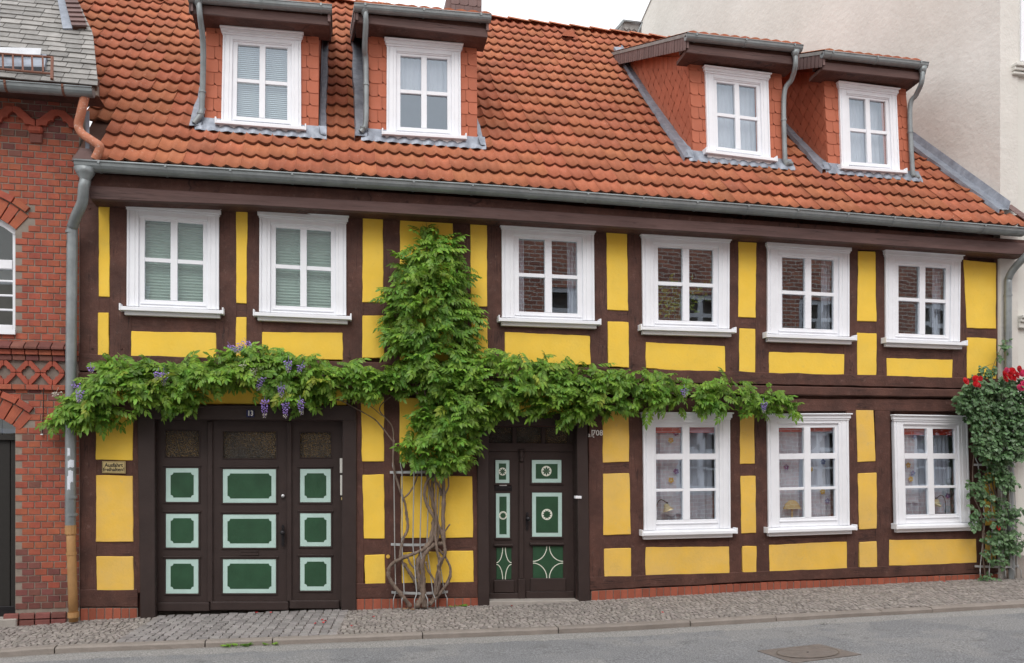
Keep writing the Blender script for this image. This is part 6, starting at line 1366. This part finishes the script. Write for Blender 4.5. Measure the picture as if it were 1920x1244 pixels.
WP = [(748, 485), (772, 455), (800, 442), (838, 444), (860, 462), (874, 488), (872, 520), (880, 560), (888, 600), (885, 640), (920, 662), (1000, 660), (1060, 672), (1090, 692), (1140, 686), (1180, 695), (1230, 698), (1300, 722), (1350, 716), (1440, 722), (1475, 740), (1490, 762), (1440, 772), (1380, 764), (1340, 764), (1280, 758), (1200, 760), (1150, 768), (1095, 772), (1060, 788), (1030, 782), (1000, 762), (950, 772), (925, 780), (905, 800), (888, 830), (880, 862), (840, 876), (790, 870), (760, 850), (755, 830), (770, 800), (785, 775), (800, 750), (770, 738), (740, 735), (690, 745), (640, 738), (600, 742), (570, 758), (510, 756), (470, 760), (440, 748), (420, 733), (380, 742), (360, 756), (320, 762), (280, 760), (245, 780), (205, 790), (170, 790), (130, 785), (100, 790), (125, 745), (155, 710), (180, 685), (205, 668), (260, 676), (330, 672), (400, 668), (440, 652), (500, 650), (560, 664), (620, 674), (700, 688), (738, 680), (735, 640), (728, 600), (724, 550), (735, 510)]
WC = [compound(i, 6 if i % 2 else 5, .25, .088, .037, .25 + .12 * (i % 3)) for i in range(7)]
WMs = [mesh_data('leaf', v, f, MT['leaf'], False, False) for v, f in WC]; WMy = mesh_data('leaf', *WC[2], MT['leaf_young'], False, False)
rw = random.Random(33); leaves = []
gaps = [((470, 775), 24), ((455, 772), 16), ((228, 742), 22), ((300, 752), 16), ((400, 745), 26), ((520, 760), 6), ((590, 760), 14)]
tries = 0
while len(leaves) < 2400 and tries < 90000:
    tries += 1; u, v = rw.uniform(85, 1500), rw.uniform(425, 885)
    if not inside((u + rw.uniform(-9, 9), v + rw.uniform(-12, 10)), WP): continue
    if any((u - a) ** 2 + (v - b) ** 2 < r * r for (a, b), r in gaps): continue
    if 430 < u < 505 and v > 722: continue
    # distance to the middle of the mass gives the bulge
    edge = min(1, min((math.hypot(u - a, v - b) for a, b in WP)) / 45)
    if 545 > v and edge < .3 and rw.random() < .3: continue
    cl = noise.noise(Vector((u / 42, v / 34, 0)))
    if cl < -.12 and rw.random() < .55: continue
    bulge = (.10 + .30 * edge + .16 * max(0, cl)); y = -.07 - bulge * rw.random() ** .55
    leaves.append((u, v, y))
leaves += [(90 + 12 * i, 788 + rw.uniform(-6, 6), -.18) for i in range(4)] + [(1488 + rw.uniform(-6, 6), 758 + rw.uniform(-6, 6), -.2) for i in range(5)] + [(800 + rw.uniform(-25, 40), 432 + rw.uniform(-8, 6), -.1) for i in range(8)]
leaves.sort(key=lambda l: l[2]); LV_, LF_ = [], []; invw = Matrix.Translation(-WM[wi.name])
young = ((545, 745), (590, 700), (800, 440), (1430, 735), (300, 690), (480, 735), (1010, 690), (780, 830))
for i, (u, v, y) in enumerate(leaves):
    p = PX(u, v, y)
    du = rw.uniform(-1, 1); 
    if v < 660 and 700 < u < 900: du = (u - 805) / 60 + rw.uniform(-.9, .9)
    d = Vector((du, -rw.uniform(.15, 1.0), rw.uniform(-.7, .55))); n = Vector((rw.uniform(-.5, .5), -rw.uniform(.05, .8), rw.uniform(.4, 1.0)))
    sc = rw.uniform(.5, 1.08); p = p - d.normalized() * .10 * sc; M = orient(p, d, n, sc)
    if y > -.04: M.translation.y = -.06
    yg = min(math.hypot(u - a, v - b) for a, b in young) < 28 and rw.random() < .6 or rw.random() < .03; vi = rw.randrange(7)
    if i < 298:
        o = bpy.data.objects.new('leaf', WMy if yg else WMs[vi]); COL.objects.link(o); o.parent = wi; o.matrix_parent_inverse = invw; o.matrix_basis = M
    else:
        n_ = len(LV_); LV_ += [M @ Vector(q_) for q_ in WC[vi][0]]; LF_ += [tuple(k + n_ for k in q_) for q_ in WC[vi][1]]
for p in LV_: p.y = min(p.y, -.03)
add('foliage', LV_, LF_, MT['leaf'], wi, fix=False, kind='stuff')
def raceme(u, v, L_, mtl, y=-.48, tilt=0):
    p = PX(u, v, y); m = MB(); m2 = MB(); rr_ = random.Random(int(u * 3 + v)); ax = Vector((tilt, -.05, -1)).normalized(); n = int(L_ * 260)
    for i in range(n):
        t = i / n; r_ = .034 * (1 - t) ** .6 * rr_.uniform(.4, 1.1) + .004; a = i * 2.4; c = p + ax * (t * L_) + Vector((math.cos(a) * r_, math.sin(a) * r_, rr_.uniform(-.006, .006))); s = .011 * (1.05 - .55 * t)
        for k in range(2):
            d = Vector((math.cos(a + k), math.sin(a + k) - .5, rr_.uniform(-.6, .3))); v_, f_ = leaflet(s * 2.0, s * 1.7, c, d, Vector((rr_.uniform(-.5, .5), -.6, .8)), .3); (m2 if t > .74 else m).put(v_, f_)
    m.tube([p - ax * .05, p + ax * L_], .002, 4); o = m.build('flower_raceme', MT[mtl], wi, fix=False)
    if m2.v: m2.build('buds', MT['wisteria_bud'], o, fix=False)
for u, v, L_, mm, tl_ in ((432, 648, .10, 'wisteria_petal', .8), (452, 644, .12, 'wisteria_petal', -.3), (462, 640, .08, 'wisteria_petal', .6), (170, 688, .06, 'wisteria_petal', .1), (140, 720, .06, 'wisteria_petal', .5), (150, 733, .13, 'wisteria_petal', -.1), (106, 735, .06, 'wisteria_bud', -.4), (296, 698, .08, 'wisteria_petal', -.2), (307, 699, .14, 'wisteria_petal', 0), (457, 683, .06, 'wisteria_bud', -.4), (475, 690, .16, 'wisteria_bud', 0), (490, 708, .15, 'wisteria_petal', -.25), (496, 750, .20, 'wisteria_petal', 0), (527, 724, .13, 'wisteria_petal', 0), (535, 755, .18, 'wisteria_petal', 0), (563, 750, .17, 'wisteria_petal', .1), (541, 676, .14, 'wisteria_petal', 0), (566, 684, .12, 'wisteria_petal', -.4), (1283, 728, .12, 'wisteria_petal', 0), (1432, 754, .14, 'wisteria_petal', 0)): raceme(u, v, L_, mm, tilt=tl_)
# ================================================================== climbing rose
ro = empty('climbing_rose', PX(1870, 1088, -.1), label='climbing rose with dark green leaves and red flowers at right corner', cat='climber')
RP = [(1790, 745), (1805, 722), (1830, 712), (1860, 718), (1880, 702), (1915, 712), (1935, 740), (1935, 850), (1912, 862), (1895, 858), (1890, 880), (1892, 905), (1880, 918), (1870, 900), (1860, 880), (1845, 858), (1825, 840), (1822, 800), (1805, 778), (1795, 762)]
blobs = [((1822, 913), 14), ((1838, 890), 12), ((1845, 930), 16), ((1829, 957), 12), ((1856, 935), 10), ((1832, 978), 12), ((1872, 968), 18), ((1893, 965), 18), ((1905, 960), 10), ((1880, 1000), 22), ((1895, 1015), 24), ((1862, 1020), 16), ((1872, 1042), 18), ((1850, 1040), 8), ((1845, 1080), 10), ((1855, 1085), 8), ((1880, 940), 14), ((1888, 900), 14), ((1866, 895), 12), ((1905, 1020), 16), ((1875, 880), 14)]
RC = [compound(50 + i, 2, .08, .052, .040, .2, .3) for i in range(5)]; RMs = [mesh_data('leaf', v, f, MT['rose_leaf'], False, False) for v, f in RC]
rl = []; rr = random.Random(12); tries = 0
while len(rl) < 1350 and tries < 60000:
    tries += 1; u, v = rr.uniform(1785, 1940), rr.uniform(700, 920)
    if inside((u, v), RP) and (noise.noise(Vector((u / 22, v / 22, 4))) > -.22 or rr.random() < .3): rl.append((u, v, -.10 - rr.random() ** .6 * (.34 if v < 860 else .22)))
for (a, b), r_ in blobs:
    for _ in range(int(r_ * r_ * .07)): t_ = rr.random() * 6.283; q_ = r_ * math.sqrt(rr.random()); rl.append((a + q_ * math.cos(t_), b + q_ * math.sin(t_), -.12 - rr.random() * .14))
sp_ = [(1850, 720), (1858, 700), (1868, 672), (1878, 650), (1882, 635)]
for i in range(22): k = rr.randrange(4); t_ = rr.random(); rl.append((lerp(sp_[k][0], sp_[k + 1][0], t_) + rr.uniform(-8, 8), lerp(sp_[k][1], sp_[k + 1][1], t_) + rr.uniform(-4, 4), -.15))
for i in range(14): rl.append((1838 + rr.uniform(-6, 24), 694 + rr.uniform(-12, 14), -.15))
rl.sort(key=lambda l: l[2]); LV_, LF_ = [], []; invr = Matrix.Translation(-WM[ro.name])
for i, (u, v, y) in enumerate(rl):
    d = Vector((rr.uniform(-1, 1), -rr.uniform(.2, .9), rr.uniform(-.7, .3))); n = Vector((rr.uniform(-.4, .4), -rr.uniform(.3, .9), rr.uniform(.3, 1))); M = orient(PX(u, v, y), d, n, rr.uniform(.75, 1.15)); vi = rr.randrange(5)
    if i < 298: o = bpy.data.objects.new('leaf', RMs[vi]); COL.objects.link(o); o.parent = ro; o.matrix_parent_inverse = invr; o.matrix_basis = M
    else: n_ = len(LV_); LV_ += [M @ Vector(q_) for q_ in RC[vi][0]]; LF_ += [tuple(k + n_ for k in q_) for q_ in RC[vi][1]]
for p in LV_: p.y = min(p.y, -.03)
add('foliage', LV_, LF_, MT['rose_leaf'], ro, fix=False, kind='stuff')
for px_, r0, r1 in (([(1848, 1086), (1843, 1040), (1845, 1000), (1838, 960), (1826, 930), (1824, 880), (1830, 820)], .012, .008), ([(1885, 1088), (1888, 1050), (1880, 990), (1870, 940), (1860, 900), (1858, 840), (1850, 770)], .014, .009), ([(1852, 1060), (1842, 1010), (1848, 975), (1862, 930), (1845, 895), (1860, 870)], .009, .006), ([(1890, 1085), (1882, 1000), (1890, 940), (1888, 870), (1880, 780)], .012, .008), ([(1846, 1000), (1858, 1030), (1850, 1050)], .007, .005)): stem('stem', px_, r0, r1, ro, -.12, -.16)
stem('stem', sp_, .005, .003, ro, -.15, -.15, mt='twig'); stem('stem', [(1838, 712), (1846, 690), (1862, 682)], .004, .002, ro, -.15, -.15, mt='twig')
def bloom(u, v, r0_, mt, y):
    c = PX(u, v, y); m = MB(); rb_ = random.Random(int(u * 7 + v)); ax = Vector((rb_.uniform(-.4, .4), -1, rb_.uniform(0, .6))).normalized(); a = ax.cross(Vector((0, 0, 1))).normalized(); b = ax.cross(a)
    for ringk, (n, rad, lift) in enumerate(((6, 1.0, .1), (5, .72, .35), (4, .45, .55), (3, .22, .65))):
        for k in range(n):
            t = 2 * math.pi * k / n + ringk * .5; d = a * math.cos(t) + b * math.sin(t); s = ax.cross(d); r_ = r0_ * 1.25; o = c + ax * (r_ * lift * .6); w = r_ * .62 * rad
            m.put([o, o + d * rad * r_ * .55 + s * w + ax * r_ * .16 * lift, o + d * rad * r_ * .55 - s * w + ax * r_ * .16 * lift, o + d * rad * r_ + s * w * .6 + ax * r_ * .32 * lift, o + d * rad * r_ - s * w * .6 + ax * r_ * .32 * lift], [(0, 1, 2), (1, 3, 4, 2)])
    m.build('flower', MT[mt], ro, fix=False)
for u, v, r_, mt in ((1811, 715, .042, 'rose_petal'), (1829, 710, .036, 'rose_petal'), (1838, 710, .03, 'rose_petal'), (1830, 720, .036, 'rose_petal'), (1836, 723, .026, 'rose_petal'), (1884, 702, .045, 'rose_petal'), (1897, 697, .045, 'rose_petal'), (1893, 707, .042, 'rose_petal'), (1906, 703, .045, 'rose_petal'), (1885, 711, .04, 'rose_petal'), (1911, 692, .036, 'rose_petal'), (1901, 709, .036, 'rose_petal'), (1917, 700, .042, 'pink_petal'), (1914, 727, .042, 'pink_petal'), (1920, 719, .04, 'pink_petal'), (1888, 694, .03, 'pink_petal'), (1872, 990, .03, 'rose_petal')): bloom(u, v, r_, mt, -.50 if v < 900 else -.25)
# ================================================================== street details
mh = empty('manhole_cover', PZ(1513, 1226, 0), label='square rusty brown iron manhole frame with round lid in the road', cat='manhole')
def road_z(x, y): t_ = (y - (ky(x) - .1)) / (-9.6 - (ky(x) - .1)); return zp(x) - .055 + interp(t_, ts, [.06 * (1 - (2 * v_ - 1) ** 2) for v_ in ts])
mc_ = PZ(1513, 1226, .03); zr = road_z(mc_.x, mc_.y)
def on_road(p): return Vector((p.x, p.y, road_z(p.x, p.y) + .004))      # the cover lies in the fall of the road
MQ = [on_road(PZ(u, v, zr)) for u, v in ((1420, 1219), (1536, 1209), (1615, 1231), (1488, 1244))]
MB().prism([p + Vector((0, 0, .002)) for p in MQ], Vector((0, 0, -.02))).build('frame', MT['manhole'], mh)
c = (MQ[0] + MQ[1] + MQ[2] + MQ[3]) / 4; ea = (MQ[1] + MQ[2] - MQ[0] - MQ[3]) / 4; eb_ = (MQ[0] + MQ[1] - MQ[2] - MQ[3]) / 4
def ell(k, n, s): a = 2 * math.pi * k / n; return on_road(c + (ea * math.cos(a) + eb_ * math.sin(a)) * s)
n = 40; MB().prism([ell(k, n, .80) + Vector((0, 0, .006)) for k in range(n)], Vector((0, 0, -.006))).build('lid', MT['manhole'], mh)
V = []; Fc = []
for k in range(n): V += [ell(k, n, .80) + Vector((0, 0, .0075)), ell(k, n, .84) + Vector((0, 0, .0075))]
for k in range(n): Fc.append((2 * k, 2 * k + 1, (2 * k + 3) % (2 * n), (2 * k + 2) % (2 * n)))
add('rim_groove', V, Fc, MT['joint_sand'], mh, fix=False); MB().prism([ell(k, 12, .03) + Vector((0, 0, .009)) for k in range(12)], Vector((0, 0, -.003))).build('lift_hole', MT['dark_void'], mh)
def weed(u, v, z, r_, n, label):
    c = PZ(u, v, z); c = Vector((c.x, ky(c.x) - .16, zp(c.x) - .046)) if v > 1190 else c; t = empty('weed', c, label=label, cat='weed'); m = MB(); ww = random.Random(int(u))
    for i in range(n):
        a = ww.random() * 6.283; rr_ = r_ * math.sqrt(ww.random()); p = c + Vector((math.cos(a) * rr_ * 1.9, math.sin(a) * rr_ * .5, .004)); d = Vector((math.cos(a) + ww.uniform(-.5, .5), math.sin(a) + ww.uniform(-.5, .5), ww.uniform(.05, .5)))
        v_, f_ = leaflet(ww.uniform(.035, .07), .02, p, d, Vector((0, -.3, 1))); m.put(v_, f_)
    m.build('leaves', MT['leaf'], t, fix=False, kind='stuff')
weed(448, 1203, -.028, .07, 50, 'green weed tuft growing at the kerb before the gate'); weed(510, 1199, -.01, .03, 14, 'small weed on the kerb joint right of the larger tuft'); weed(860, 1138, .0, .05, 24, 'tiny green weed at the plinth left of the door')
pt = random.Random(6)
for i, (u, v) in enumerate(((481, 1150), (507, 1150), (610, 1166), (604, 1164), (592, 1171), (660, 1175), (960, 1138), (836, 1135), (1242, 1150), (1770, 1092), (606, 1169), (700, 1158))):
    p = PZ(u, v, .004 + zp(PZ(u, v, 0).x)); a = pt.random() * 6; r_ = .017
    V = [p + Vector((math.cos(a + t) * r_ * (1.2 if k % 2 else .8), math.sin(a + t) * r_, .006 + .006 * (k % 3))) for k, t in enumerate([i_ * 1.047 for i_ in range(6)])]
    add('fallen_petal', V, [tuple(range(6))], MT['rose_petal'], None, fix=False, label='tiny red rose petal fallen on the paving stones', cat='petal', group='fallen petals')
for i, (u, v, s) in enumerate(((795, 1139, .2), (760, 1142, .06), (752, 1143, .05), (768, 1144, .05))):
    if i == 0: continue
    p = PZ(u, v, .008); add('dry_leaf', [p, p + Vector((.04, .012, .012)), p + Vector((.07, 0, .004)), p + Vector((.035, -.016, .010))], [(0, 1, 2, 3)], MT['iron_tan'], None, fix=False, label='dry brown leaf lying by the foot of the wisteria', cat='leaf', group='dry leaves')
